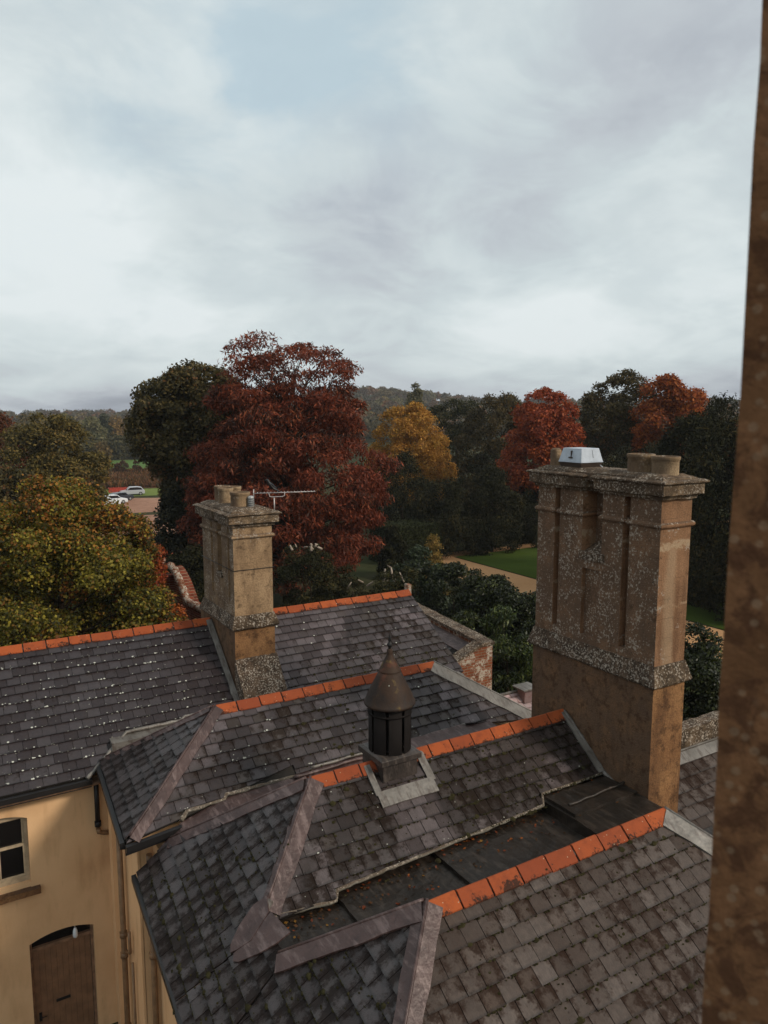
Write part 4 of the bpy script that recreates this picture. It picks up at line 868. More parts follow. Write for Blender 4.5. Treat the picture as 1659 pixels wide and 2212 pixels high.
sr = root('slate_shed', (14.5, 14.6, GZ), 'low outbuilding with a shining pale wet slate roof between the laurels', 'shed')
slope(sr, [[(12.4, 13.9, -8.7), (17.0, 13.9, -8.7), (17.0, 15.3, -7.60), (12.6, 15.3, -7.60)]], (12.4, 13.9, -8.7), (12.4, 15.3, -7.6), X, M['slate_glare'], seed=41)
b = MB(); b.box((12.6, 14.05, GZ), (17, 15.3, -8.75)); b.build('wall', M['render'], sr)
b = MB(); b.tube([(12.5, 15.32, -7.56), (17, 15.32, -7.56)], .045); b.build('ridge_roll', M['lead_pale'], sr)
b = MB(); b.box((13.42, 14.98, -7.8), (13.74, 15.27, -7.42)); vv = b.build('roof_vent', M['slate_glare'], sr)
b = MB(); b.box((13.30, 14.88, -7.42), (13.86, 15.37, -7.385)); b.build('vent_cap', M['lead_pale'], vv)

# garden wall ------------------------------------------------------------
gw = root('garden_wall', (12.5, 27, GZ), 'tall old red brick garden wall with a curved top behind the rear roof', 'wall')
def wall_panel(mb, a, b_, tops, th=.34, n=16):
    a, b_ = Vector(a), Vector(b_); d = (b_-a).normalized(); nn = Vector((-d.y, d.x, 0))
    for i in range(n):
        p, q = a.lerp(b_, i/n), a.lerp(b_, (i+1)/n); za, zb = tops(i/n), tops((i+1)/n)
        mb.prism([(p.x, p.y, GZ), (q.x, q.y, GZ), (q.x, q.y, zb), (p.x, p.y, za)], nn*th)
ga, gb, gc, gd = atp(318, 1240, 31), atp(375, 1240, 31), atp(412, 1300, 29.5), atp(452, 1300, 28)
for p in (ga, gb, gc, gd): p.z = 0
h0 = atp(340, 1244, 31).z; h1 = atp(412, 1303, 29.5).z
b = MB(); wall_panel(b, (ga.x, ga.y, 0), (gb.x, gb.y, 0), lambda t: h0); wall_panel(b, (gb.x, gb.y, 0), (gc.x, gc.y, 0), lambda t: h0+.35+(h1-h0-.35)*(t**1.7)); wall_panel(b, (gc.x, gc.y, 0), (gd.x, gd.y, 0), lambda t: h1-.02*t)
b.build('wall', M['brick_red'], gw)
b = MB()
pp = [gb.lerp(gc, i/14)+Vector((0, 0, h0+.40+(h1-h0-.35)*((i/14)**1.7))) for i in range(15)]+[gd+Vector((0, 0, h1+.03))]
b.tube([p+Vector((-.1, .12, 0)) for p in pp], .15, 6); roughen(b.build('coping', M['brick'], gw), .2, .03, 5, 8)
b = MB(); pq = atp(452, 1300, 27.5); b.box((pq.x-.2, pq.y-.2, GZ), (pq.x+.25, pq.y+.25, h1+.1)); b.build('pier', M['brick'], gw)

# ================================================================== vegetation
def mesh_np(name, V, F4, mat, col=None, parent=None, loc=(0, 0, 0)):
    me = bpy.data.meshes.new(name); nv = len(V); nf = len(F4)
    me.vertices.add(nv); me.vertices.foreach_set('co', V.astype(np.float32).ravel()); me.loops.add(nf*4); me.loops.foreach_set('vertex_index', F4.astype(np.int32).ravel())
    me.polygons.add(nf); me.polygons.foreach_set('loop_start', np.arange(0, nf*4, 4, dtype=np.int32)); me.update(calc_edges=True)
    if col is not None:
        ca = me.color_attributes.new('lc', 'FLOAT_COLOR', 'POINT'); ca.data.foreach_set('color', np.c_[col, np.ones(len(col))].astype(np.float32).ravel())
    return link(name, me, mat, parent, loc)
def unit(a): return a/np.maximum(np.linalg.norm(a, axis=1, keepdims=True), 1e-9)
def leafquads(C, Nn, size, aspect, A):
    """rhombus leaves at C, facing Nn, long axis near A"""
    A = unit(A-Nn*np.sum(A*Nn, 1, keepdims=True)); B = np.cross(Nn, A); s = size[:, None]
    V = np.stack([C-A*s*.5, C+B*s*.5*aspect+A*s*.05, C+A*s*.5, C-B*s*.5*aspect+A*s*.05], 1).reshape(-1, 3)
    return V, np.arange(len(V)).reshape(-1, 4)
def palette(pal, w, n, r): P = np.array(pal); w = np.array(w)/sum(w); return P[r.choice(len(P), n, p=w)]
def crown_points(r, ncl, nlf, Rx, H, prof, clump, inner=.28, squash=.75, lobes=.14, seedv=0):
    """clump centres through a crown of half-width Rx and height H with outline prof [(h, r)]; returns leaf centres (z from 0), outward dirs, clump ids, clump centres"""
    ph, pr = np.array(prof).T
    h = r.random(ncl*3); keep = r.random(ncl*3) < np.interp(h, ph, pr)+.08; h = h[keep][:ncl]; n = len(h); a = r.random(n)*2*np.pi
    q = np.where(r.random(n) < inner, .25+.5*r.random(n), .80+.20*r.random(n)); lob = 1+lobes*(np.sin(a*3+h*7+seedv)*.6+np.sin(a*5-h*11+seedv*2)*.4+.5*(r.random(n)-.5))
    rad = Rx*np.interp(h, ph, pr)*q*lob; CC = np.c_[rad*np.cos(a), rad*np.sin(a), h*H]
    cs = clump*(.65+.7*r.random(n)); ci = r.choice(n, nlf, p=cs**2/np.sum(cs**2)); d = unit(r.normal(size=(nlf, 3)))
    out = CC-np.array([0, 0, H*.42]); out = unit(out*np.array([1, 1, .8])); d = unit(d+out[ci]*.55+np.array([0, 0, .22])); rr = cs[ci]*(.45+.55*r.random(nlf)**.5)*(1+.25*r.normal(size=nlf)*.5)
    P = CC[ci]+d*rr[:, None]*np.array([1, 1, squash]); return P, d, ci, CC, cs
def limbs(r, CC, top, th, tr, nl=40, base=.25, fine=0, zc0=0.):
    """trunk with limbs reaching towards clump centres, local coordinates"""
    m = MB(); k = 7; pts = [Vector((math.sin(i*1.3)*tr*.5*i/k, math.cos(i*1.9)*tr*.5*i/k, th*i/k)) for i in range(k+1)]
    m.tube(pts, [tr*(1.25 if i == 0 else 1-.85*i/k) for i in range(k+1)], 9)
    idx = r.choice(len(CC), min(nl, len(CC)), replace=False)
    for i in idx:
        e = Vector(CC[i]); zt = max(th*base, min(th*.92, zc0*0+e.z-math.hypot(e.x, e.y)*.55)); s = Vector((0, 0, zt)); mid = s.lerp(e, .5)+Vector((0, 0, .10*(e-s).length)); rr = tr*(.28 if fine == 0 else .2)*(1-.5*zt/th)
        m.tube([s, s.lerp(mid, .55)+Vector((0, 0, .02)), mid, mid.lerp(e, .6), e], [rr, rr*.75, rr*.5, rr*.3, .012], 5, False)
    return m
def tree(name, label, cat, x, y, top, bottom, width, prof, pal, wts, nleaf, ls, ncl=90, clump=None, aspect=.55, droop=0., mat='leaf', group=None, seed=1, nl=30, squash=.75, inner=.28, bias=.3, lobes=.14, up=0., base=None, tilt=.5, ptop=None, trunk_r=None, accent=None, thin=None):
    r = np.random.default_rng(seed); gz_ = gz(x, y) if base is None else base; H = top-bottom; Rx = width/2; clump = clump or Rx*.26
    t = root(name, (x, y, gz_), label, cat, group); P, d, ci, CC, cs = crown_points(r, ncl, nleaf, Rx-clump*.55, H-clump*.6, prof, clump, inner, squash, lobes, seed)
    z0 = bottom-gz_; P[:, 2] += z0+clump*.1; CC = CC.copy(); CC[:, 2] += z0; n = len(P); keep = P[:, 2] > .05
    if thin: keep &= (P[:, 2] < z0+H*thin[0]) | (r.random(n) < thin[1])
    P, d, ci = P[keep], d[keep], ci[keep]; n = len(P); keep = P[:, 2] > .05; P, d, ci = P[keep], d[keep], ci[keep]; n = len(P)
    Nn = unit(d*(1-tilt)+r.normal(size=(n, 3))*tilt+np.array([0, 0, .25])); A = unit(r.normal(size=(n, 3))+np.array([0, 0, -droop+up])+d*droop*.4); size = ls*(.6+.8*r.random(n))
    V, F = leafquads(P, Nn, size, aspect, A); cb = r.random(len(CC)); wt = np.array(wts, float); wt /= wt.sum(); cum = np.cumsum(wt)
    u = np.clip(cb[ci]*bias*1.6+r.random(n)*(1-bias*.8)-.2*bias, 0, .999); cidx = np.minimum(np.searchsorted(cum, u), len(pal)-1); c = np.array(pal)[cidx]*(.75+.5*r.random((n, 1)))
    if accent is not None:               # a patch of the crown turned another colour: (fn of local P -> weight, colour)
        wgt = accent[0](P); sel = r.random(n) < wgt; c[sel] = np.array(accent[1])*(.7+.6*r.random((sel.sum(), 1)))
    mesh_np('crown', V, F, M[mat], np.repeat(c, 4, 0), t)
    tr = trunk_r or max(.10, width*.035); m = limbs(r, CC, z0+H, z0+H*.72, tr, nl); me = bpy.data.meshes.new('trunk'); me.from_pydata([tuple(v) for v in m.v], [], m.f); me.update(); me.polygons.foreach_set('use_smooth', [True]*len(m.f)); link('trunk', me, M['bark'], t)
    return t
def tpx(u, d): return polar(u, d)
def zat(v, u, d): return atp(u, v, d).z
def tree_px(name, label, cat, u, d, vt, vb, wpx, *a, **k):
    """a tree standing d metres away, sized in metres from how it reads in the photograph"""
    x, y = tpx(u, d); dd = d*math.cos(math.atan((u-829.5)/1664)); s = dd/1650
    return tree(name, label, cat, x, y, zat(vt, u, d), zat(vb, u, d), wpx*s, *a, **k)
BROAD = [(0, .6), (.2, .9), (.45, 1), (.7, .93), (.85, .76), (.95, .5), (1, .25)]
ROUND = [(0, .35), (.1, .72), (.25, .93), (.42, 1.), (.6, .95), (.78, .76), (.9, .5), (1, .18)]
TALL = [(0, .5), (.15, .85), (.35, 1.), (.6, .86), (.8, .6), (.93, .33), (1, .08)]
CONE = [(0, .9), (.12, 1), (.3, .88), (.6, .58), (.85, .28), (1, .03)]
DOME = [(0, .92), (.2, 1), (.45, .97), (.65, .85), (.82, .64), (.93, .4), (1, .1)]
# palettes (linear)
RED = [(.160, .040, .022), (.215, .056, .030), (.095, .026, .016), (.280, .095, .050), (.055, .022, .014)]
MAPLE = [(.175, .175, .030), (.105, .115, .020), (.300, .285, .050), (.220, .150, .034), (.036, .040, .010), (.21, .085, .022)]
OAK = [(.060, .058, .022), (.090, .080, .030), (.034, .034, .013), (.130, .112, .048), (.15, .08, .03)]
OLIVE = [(.115, .105, .034), (.160, .138, .044), (.060, .058, .020), (.20, .150, .046)]
GOLD = [(.360, .200, .040), (.450, .270, .060), (.250, .135, .026), (.28, .19, .04)]
YEW = [(.015, .018, .007), (.024, .027, .010), (.008, .010, .004), (.050, .046, .016)]
ORANGE = [(.29, .078, .022), (.36, .125, .030), (.20, .050, .018), (.12, .035, .015)]
CRIM = [(.27, .058, .024), (.33, .090, .030), (.18, .036, .018), (.11, .024, .013)]
LAUREL = [(.015, .024, .007), (.025, .038, .010), (.008, .012, .004), (.060, .085, .024)]

tree_px('red_chestnut_tree', 'huge dark red chestnut tree rising behind the far chimney', 'tree', 620, 47, 728, 1245, 448,
        [(0, .55), (.1, .82), (.22, .95), (.37, 1.), (.47, .97), (.56, .9), (.66, .79), (.75, .68), (.81, .63), (.92, .61), (.97, .52), (1, .36)], RED, (3, 3, 3, 1.3, 2), 120000, .30, ncl=330, clump=1.05, aspect=.26, droop=1.3, seed=11, nl=190, squash=.55, inner=.25, lobes=.08, thin=(.80, .5), tilt=.6, bias=.35, trunk_r=.42)
tree_px('oak_tree', 'dark green oak tree directly left of the big red chestnut', 'tree', 430, 54, 790, 1150, 280,
        [(0, .35), (.2, .5), (.36, .62), (.48, .95), (.6, 1), (.75, .93), (.87, .74), (.95, .5), (1, .25)], OAK, (3, 3, 3, 1.6, .35), 70000, .26, ncl=170, clump=1.05, seed=12, nl=60, lobes=.16)
tree_px('oak_tree', 'dark oak standing low behind the brick garden wall', 'tree', 408, 50, 1020, 1330, 185, ROUND, YEW+[(.04, .04, .015)], (3, 3, 3, 1, 1), 26000, .24, ncl=80, clump=.9, seed=13, nl=20)
tree_px('maple_tree', 'yellow-green maple crowding the rear roof, nearest tree on the left', 'tree', 105, 27, 1032, 1500, 500, DOME, MAPLE, (4, 4.5, 2.0, 1.1, 4.5, .3), 170000, .105, ncl=190, clump=.66, aspect=.7, seed=14, nl=70, inner=.22, lobes=.2, bias=.4,
        accent=(lambda P: np.clip((P[:, 2]-7.8)/3.2, 0, .22), (.30, .150, .03)))
tree_px('smoke_bush', 'small flame-red tree between the yellow maple and the garden wall', 'small tree', 303, 28.5, 1155, 1400, 85, DOME, CRIM+[(.30, .16, .03)], (2, 3, 1, 1, 1.2), 15000, .10, ncl=60, clump=.38, aspect=.75, seed=15, nl=16)
tree_px('smoke_bush', 'low orange-red shrub growing against the brick garden wall', 'shrub', 352, 27.5, 1305, 1420, 72, DOME, ORANGE+[(.20, .16, .03)], (2, 3, 1, 1, 2), 9000, .10, ncl=40, clump=.33, aspect=.75, seed=16, nl=10)
tree_px('lime_tree', 'olive green broad tree above the yellow maple on the left', 'tree', 104, 72, 872, 1200, 212, ROUND, OLIVE, (3, 2.5, 3, 1), 60000, .27, ncl=130, clump=1.15, seed=17, nl=40, lobes=.2)
tree_px('beech_tree', 'rusty brown beech at the left edge of the photo', 'tree', -35, 84, 875, 1100, 165, ROUND, [(.13, .045, .018), (.09, .035, .015), (.06, .04, .016), (.17, .06, .02)], (3, 3, 2, 1), 32000, .30, ncl=90, clump=1.2, seed=18, nl=20)
tree_px('lime_tree', 'dark green tree below the rusty beech at the left edge', 'tree', 10, 60, 1000, 1290, 240, DOME, OAK, (3, 3, 3, 1, .2), 34000, .26, ncl=90, clump=1.0, seed=19, nl=20)
tree_px('golden_tree', 'golden yellow tree between the red chestnut and dark yews', 'tree', 885, 80, 864, 1085, 195, [(0, .55), (.12, .88), (.3, 1), (.5, .93), (.7, .76), (.86, .5), (.96, .24), (1, .08)], GOLD, (3, 3, 2, 2), 56000, .24, ncl=230, clump=.9, aspect=.5, droop=.6, seed=20, nl=50, inner=.25)
# dark evergreens and the belt of trees
def yew(label, u, d, vt, vb, w, n=26000, prof=DOME, seed=1, pal=YEW, group='dark clipped yews round the lawn', name='yew_tree', cat='tree', **k):
    kk = dict(ncl=110, clump=None, aspect=.30, up=1.5, mat='needle', seed=seed, nl=10, squash=1.1, inner=.2, lobes=.06, tilt=.55, group=group); kk.update(k)
    return tree_px(name, label, cat, u, d, vt, vb, w, prof, pal, (3, 3, 3, 1), n, .26, **kk)
yew('tall dark yew dome at the left end of the lawn path', 960, 66, 1038, 1192, 150, seed=30)
yew('tall dark yew dome just left of the near chimney', 1066, 67.5, 1014, 1188, 128, seed=31)
yew('dark yew in the shade behind the golden tree', 870, 72, 985, 1190, 150, seed=32)
yew('dark yew at the far corner of the lawn, against the near chimney', 1160, 72, 1020, 1190, 120, seed=33)
yew('short round yew cone before the clipped square hedge', 852, 56, 1138, 1250, 74, 9000, [(0, .9), (.2, 1), (.5, .9), (.75, .62), (.92, .3), (1, .08)], 34, name='clipped_yew', cat='shrub')
yew('dark yew tower on the right between the near chimney and the window jamb', 1525, 54, 896, 1290, 225, 60000, BROAD, 35, ncl=150)
yew('dark yew behind the near chimney, under the orange crown', 1385, 60, 955, 1290, 220, 36000, BROAD, 36)
yew('dark tree at the right edge of the lawn, beside the window jamb', 1610, 50, 862, 1330, 260, 40000, BROAD, 37)
tree_px('dark_tree', 'dark green tree behind the golden tree, its right neighbour', 'tree', 985, 98, 868, 1150, 215, BROAD, [(.030, .038, .013), (.046, .052, .018), (.016, .020, .008), (.07, .066, .024)], (3, 3, 3, 1), 34000, .30, ncl=110, clump=1.3, seed=40, nl=12, group='belt of trees beyond the lawn')
tree_px('olive_tree', 'olive brown broad tree left of the scarlet maple', 'tree', 1085, 92, 852, 1130, 195, BROAD, [(.062, .052, .018), (.085, .066, .022), (.035, .032, .012), (.12, .085, .03)], (3, 3, 3, 1), 36000, .28, ncl=120, clump=1.1, seed=41, nl=20, group='belt of trees beyond the lawn')
tree_px('scarlet_maple', 'scarlet maple standing left above the near chimney', 'tree', 1180, 74, 836, 1075, 172, [(0, .6), (.15, .95), (.35, 1.), (.55, .9), (.75, .72), (.9, .55), (1, .25)], CRIM[:3]+[(.33, .085, .022)], (3, 2.2, 2, 2), 40000, .27, ncl=130, clump=1.05, aspect=.6, seed=42, nl=30, group='belt of trees beyond the lawn', accent=(lambda P: np.clip((7-P[:, 2])/8, 0, .6), (.36, .10, .02)))
tree_px('brown_green_tree', 'brown-green tree rising highest right of the scarlet maple', 'tree', 1337, 80, 804, 1120, 190, BROAD, [(.060, .056, .020), (.085, .070, .024), (.038, .036, .014), (.12, .065, .025)], (3, 2.5, 3, .8), 44000, .26, ncl=150, clump=1.05, seed=43, nl=30, group='belt of trees beyond the lawn')
tree_px('orange_maple', 'bright orange maple crown at the right of the treetops', 'tree', 1448, 76, 812, 1060, 150, BROAD, ORANGE, (3, 3, 2, 1), 30000, .28, ncl=100, clump=1.1, aspect=.6, seed=44, nl=25, group='belt of trees beyond the lawn')
tree_px('orange_maple', 'orange-red shrubby tree peeping at the window jamb edge', 'tree', 1592, 75, 905, 985, 50, ROUND, ORANGE, (3, 2, 2, 1), 5000, .22, ncl=30, clump=.6, seed=45, nl=8)
tree_px('dark_tree', 'dark green tree filling the gap between the brown-green tree and scarlet maple', 'tree', 1262, 100, 872, 1130, 130, ROUND, [(.024, .030, .012), (.036, .040, .015), (.014, .018, .008)], (3, 3, 3), 22000, .30, ncl=80, clump=1.1, seed=46, nl=10)
tree_px('silver_willow', 'wispy grey-green tree on the skyline behind the golden tree', 'tree', 896, 210, 832, 960, 66, [(0, .9), (.3, 1), (.5, .8), (.65, .5), (.8, .35), (1, .15)], [(.10, .11, .06), (.14, .14, .08), (.07, .075, .04)], (3, 2, 2), 7000, .6, ncl=50, clump=1.2, seed=47, nl=16, squash=1)
# shrubs
def shrub(name, label, cat, u, d, vt, w, pal, wts, n, ls, prof=DOME, **k):
    x, y = tpx(u, d); g = gz(x, y); dd = d*math.cos(math.atan((u-829.5)/1664)); kk = dict(ncl=60, clump=.4, nl=10, tilt=.6); kk.update(k)
    return tree(name, label, cat, x, y, zat(vt, u, d), g-.1, w*dd/1650, prof, pal, wts, n, ls, **kk)
shrub('golden_shrub', 'pale gold bushy shrub at the corner of the sandy path', 'shrub', 938, 51, 1158, 84, [(.30, .22, .07), (.22, .17, .05), (.14, .12, .035), (.36, .27, .10)], (3, 3, 3, 1), 15000, .13, CONE, seed=50, aspect=.6)
shrub('dark_yew_bush', 'dark yew bush with sawn pale tops beside the far chimney', 'shrub', 665, 36, 1178, 150, YEW, (3, 3, 3, 1.5), 30000, .16, [(0, .95), (.5, 1), (.85, .95), (.97, .7), (1, .3)], seed=51, mat='needle', aspect=.3, ncl=110, clump=.5, lobes=.05)
shrub('dark_yew_bush', 'dark low bush directly right of the sawn yew', 'shrub', 760, 36.5, 1214, 165, [(.030, .034, .014), (.020, .022, .009), (.05, .04, .018), (.012, .015, .007)], (3, 3, 1, 3), 20000, .15, seed=52, mat='needle', aspect=.3, ncl=90, clump=.45)
shrub('dark_yew_bush', 'dark ragged bush behind the rear roof ridge end', 'shrub', 850, 33.5, 1208, 160, [(.036, .042, .016), (.020, .024, .009), (.055, .05, .02), (.012, .015, .007)], (3, 3, 1, 3), 20000, .14, seed=53, mat='needle', aspect=.35, ncl=90, clump=.42)
shrub('dark_yew_bush', 'dark foliage under the oak left of the far chimney', 'shrub', 400, 42, 1180, 160, YEW, (3, 3, 3, .6), 18000, .18, seed=54, mat='needle', aspect=.4, ncl=80, clump=.6)
shrub('laurel_bush', 'glossy blue-green laurel bush behind the rear roof gable', 'shrub', 905, 37, 1188, 165, [(.036, .060, .034), (.022, .036, .020), (.065, .100, .060), (.010, .017, .009)], (3, 3, 1.2, 2), 26000, .17, seed=55, mat='leaf_gloss', aspect=.45, up=.8, ncl=110, clump=.45)
for i, (u, d, vt, w, lab) in enumerate([(985, 34, 1225, 150, 'clipped laurel at the left end of the tall hedge'), (1060, 32, 1243, 130, 'clipped laurel in the middle of the tall hedge'), (1135, 30.5, 1262, 130, 'clipped laurel touching the near chimney in the tall hedge'),
                                        (1230, 28, 1290, 170, 'clipped laurel hidden mostly behind the near chimney'), (1525, 24, 1372, 190, 'clipped laurel right of the near chimney under the sandy path')]):
    shrub('laurel_hedge', lab, 'hedge', u, d, vt, w, LAUREL, (3, 2.4, 3, .7), 42000, .115, [(0, .95), (.5, 1), (.8, .98), (.93, .85), (1, .45)], seed=60+i, mat='leaf_gloss', aspect=.5, ncl=120, clump=.42, lobes=.08, group='tall laurel hedge between house and garden path')
shrub('spear_laurel', 'laurel with upright pale leaves beside the brick outhouse', 'shrub', 1108, 23.0, 1300, 165, [(.050, .085, .020), (.030, .055, .015), (.100, .140, .045), (.018, .030, .010)], (3, 3, 1, 3), 20000, .15, DOME, seed=70, mat='leaf_gloss', aspect=.30, up=2.2, ncl=90, clump=.34, lobes=.2)
shrub('spear_laurel', 'low laurel sprigs against the brick outhouse coping', 'shrub', 1020, 24.5, 1312, 110, [(.050, .075, .020), (.030, .050, .015), (.090, .12, .035), (.018, .026, .010)], (3, 3, 1, 3), 12000, .14, DOME, seed=71, mat='leaf_gloss', aspect=.32, up=1.8, ncl=60, clump=.34, lobes=.2)
# pale cut stumps standing out of the sawn bushes
def stumps(label, u0, u1, d, v0, v1, n, seed, L=(.25, .6), grp=None):
    rd = random.Random(seed); t = root('cut_branches', tuple(atp((u0+u1)/2, v1, d)), label, 'branches', grp)
    for i in range(n):
        u = rd.uniform(u0, u1); v = rd.uniform(v0, v1); p = atp(u, v, d+rd.uniform(-.6, .2)); l = rd.uniform(*L); dr = Vector((rd.gauss(0, .5), rd.gauss(0, .5), rd.uniform(.3, 1))).normalized(); r0 = rd.uniform(.02, .06)
        m = MB(); q_ = Vector((rd.gauss(0, .1), rd.gauss(0, .1), 0)); m.tube([p-dr*l*1.2, p+q_*l, p+dr*l*.5+q_*l*2], [r0*1.3, r0, r0*.6], 7); m.build('cut_branch', M['cut_wood'], t)
stumps('pale sawn branch ends on top of the dark yew beside the far chimney', 612, 690, 35, 1174, 1184, 9, 5, (.06, .16))
stumps('pale sawn branches sticking out of the low dark bushes', 735, 885, 33.6, 1222, 1262, 11, 6, (.12, .34))
# square hedge
def box_hedge(name, label, cx, cy, ang, lx, ly, h, pal, wts, n, ls, seed, mat='needle'):
    r = np.random.default_rng(seed); t = root(name, (cx, cy, gz(cx, cy)), label, 'hedge'); ar = np.array([lx*ly, lx*h, lx*h, ly*h, ly*h]); fc_ = r.choice(5, n, p=ar/ar.sum()); a, b_ = r.random(n)-.5, r.random(n); P = np.zeros((n, 3)); Nn = np.zeros((n, 3))
    for i, (fx, fy, fz, nn) in enumerate([(a*lx, (b_-.5)*ly, np.full(n, h), (0, 0, 1)), (a*lx, np.full(n, -ly/2), b_*h, (0, -1, 0)), (a*lx, np.full(n, ly/2), b_*h, (0, 1, 0)), (np.full(n, -lx/2), a*ly, b_*h, (-1, 0, 0)), (np.full(n, lx/2), a*ly, b_*h, (1, 0, 0))]):
        s = fc_ == i; P[s] = np.c_[fx, fy, fz][s]; Nn[s] = nn
    P -= Nn*(r.random((n, 1))**2)*.35; P += r.normal(size=(n, 3))*.04; c, s_ = math.cos(ang), math.sin(ang); Rm = np.array([[c, s_, 0], [-s_, c, 0], [0, 0, 1]]); P = P@Rm; Nn = unit(Nn@Rm+r.normal(size=(n, 3))*.55)
    V, F = leafquads(P, Nn, ls*(.6+.8*r.random(n)), .5, unit(r.normal(size=(n, 3))+np.array([0, 0, 1]))); mesh_np('foliage', V, F, M[mat], np.repeat(palette(pal, wts, n, r)*(.75+.5*r.random((n, 1))), 4, 0), t)
hx, hy = tpx(878, 63); box_hedge('clipped_hedge', 'square clipped dark hedge behind the yew cone', hx, hy, 0, 5.2, 3.2, gz(hx, hy)*0+3.1, [(.020, .030, .010), (.034, .044, .014), (.012, .018, .007)], (3, 2, 3), 24000, .16, 80)
# mid-distance belt on the left
MIDG = 'distant trees around the green field'
for i, (u, d, vt, vb, w, pal, lab, nm) in enumerate([
    (196, 262, 903, 990, 52, [(.085, .095, .060), (.11, .115, .07), (.05, .06, .035)], 'grey-green round tree at the left of the far belt', 'distant_tree'),
    (225, 285, 898, 960, 24, [(.022, .030, .020), (.035, .042, .026)], 'dark pointed conifer in the far belt', 'conifer'),
    (250, 300, 902, 975, 64, [(.12, .085, .035), (.16, .115, .04), (.08, .06, .03)], 'yellow-brown tree mass at the foot of the far hill', 'distant_tree'),
    (245, 268, 940, 990, 62, [(.035, .040, .018), (.05, .05, .022), (.022, .026, .012)], 'dark tree on the far edge of the green field', 'distant_tree'),
    (285, 272, 930, 992, 60, [(.045, .050, .022), (.065, .065, .028), (.028, .030, .014)], 'dark green tree at the field edge next to the oak', 'distant_tree'),
    (312, 266, 945, 992, 46, [(.07, .07, .03), (.10, .085, .035), (.04, .04, .02)], 'olive tree at the field edge half behind the oak', 'distant_tree'),
    (214, 240, 957, 1000, 34, [(.07, .055, .022), (.09, .065, .025), (.045, .04, .018)], 'brownish round tree at the left of the green field', 'distant_tree'),
    (180, 250, 935, 1010, 50, [(.06, .06, .025), (.08, .075, .03), (.035, .038, .016)], 'olive green tree left of the green field', 'distant_tree'),
    (295, 300, 905, 960, 50, [(.13, .080, .035), (.10, .07, .03), (.07, .055, .03)], 'orange-brown tree on the slope beside the oak', 'distant_tree'),
    (140, 300, 893, 970, 60, [(.07, .075, .035), (.09, .09, .04), (.045, .05, .025)], 'green tree on the slope behind the broad lime', 'distant_tree'),
    (60, 280, 900, 990, 90, [(.07, .070, .035), (.10, .08, .035), (.045, .045, .025)], 'green-brown tree between rusty beech and broad lime', 'distant_tree')]):
    tree_px(nm, lab, 'tree', u, d, vt, vb, w, CONE if nm == 'conifer' else ROUND, [tuple(x*1.7 for x in c) for c in pal], [1]*len(pal), 4200, .95, ncl=46, clump=w*.02+.9, seed=90+i, nl=6, group=MIDG)
for i, (u, d, vt, w, lab) in enumerate([(248, 196, 994, 22, 'brown bush at the left on the green field'), (262, 196, 995, 20, 'brown bush in the middle of the green field'), (290, 196, 990, 20, 'brown upright bush at the right on the green field'), (315, 258, 974, 30, 'tan bush on the far edge of the field')]):
    shrub('field_bush', lab, 'bush', u, d, vt, w, [(.075, .038, .020), (.10, .055, .025), (.045, .03, .016)], (3, 2, 2), 1600, .38, CONE if i != 1 else DOME, seed=110+i, ncl=20, clump=.6, nl=4, group='bushes on the green field')
# scrubby tall grass on the bank, uncountable
def tufts(name, region, n, pal, h, seed, cards=1):
    r = np.random.default_rng(seed); P = []
    (u0, u1, d0, d1) = region; u = r.uniform(u0, u1, n); d = r.uniform(d0, d1, n); a = AZ-np.arctan((u-829.5)/1664); x, y = d*np.cos(a), d*np.sin(a); z = ground_z(x, y)
    hh = h*(.5+r.random(n)); C = np.c_[x, y, z+hh*.45]; Nn = unit(np.c_[r.normal(size=n), r.normal(size=n), r.normal(size=n)*.25]); V, F = leafquads(C, Nn, hh, .35, np.tile([0, 0, 1.], (n, 1))+r.normal(size=(n, 3))*.2)
    mesh_np(name, V, F, M['leaf'], np.repeat(palette(pal, [1]*len(pal), n, r), 4, 0))
    o = bpy.data.objects[name]; tag(o, kind='stuff'); return o
tag(tufts('dry_grass', (60, 420, 163, 206), 16000, [(.13, .062, .028), (.09, .045, .02), (.18, .10, .05), (.06, .05, .02)], 1.1, 120), 'rust-brown dry grass on the bank below the green field', 'grass')

# fallen leaves lying in the valley gutters
def fallen(name, label, spots, n, seed):
    r = np.random.default_rng(seed); P = []
    for (x0, x1, y0, y1, z), w in spots: k = int(n*w); P.append(np.c_[r.uniform(x0, x1, k), y1-(y1-y0)*r.random(k)**1.8, np.full(k, z)+r.uniform(.012, .03, k)])
    P = np.concatenate(P); k = len(P); Nn = unit(np.c_[r.normal(size=k)*.35, r.normal(size=k)*.35, np.ones(k)]); V, F = leafquads(P, Nn, r.uniform(.03, .07, k), .7, r.normal(size=(k, 3)))
    o = mesh_np(name, V, F, M['leaf'], np.repeat(palette([(.16, .045, .02), (.10, .05, .02), (.05, .03, .015), (.22, .13, .03), (.30, .10, .02)], [3, 3, 4, 1, 1], k, r), 4, 0)); tag(o, label, 'leaves', kind='stuff')
fallen('fallen_leaves', 'small brown leaves lying in the dark valley gutters', [((3.5, 4.3, 8.1, 8.45, -6.56), .15), ((4.5, 6.0, 7.95, 8.55, -6.50), .3), ((6.1, 8.2, 7.95, 8.62, -6.44), .35), ((8.3, 9.65, 8.0, 8.75, -6.26), .2)], 260, 140)

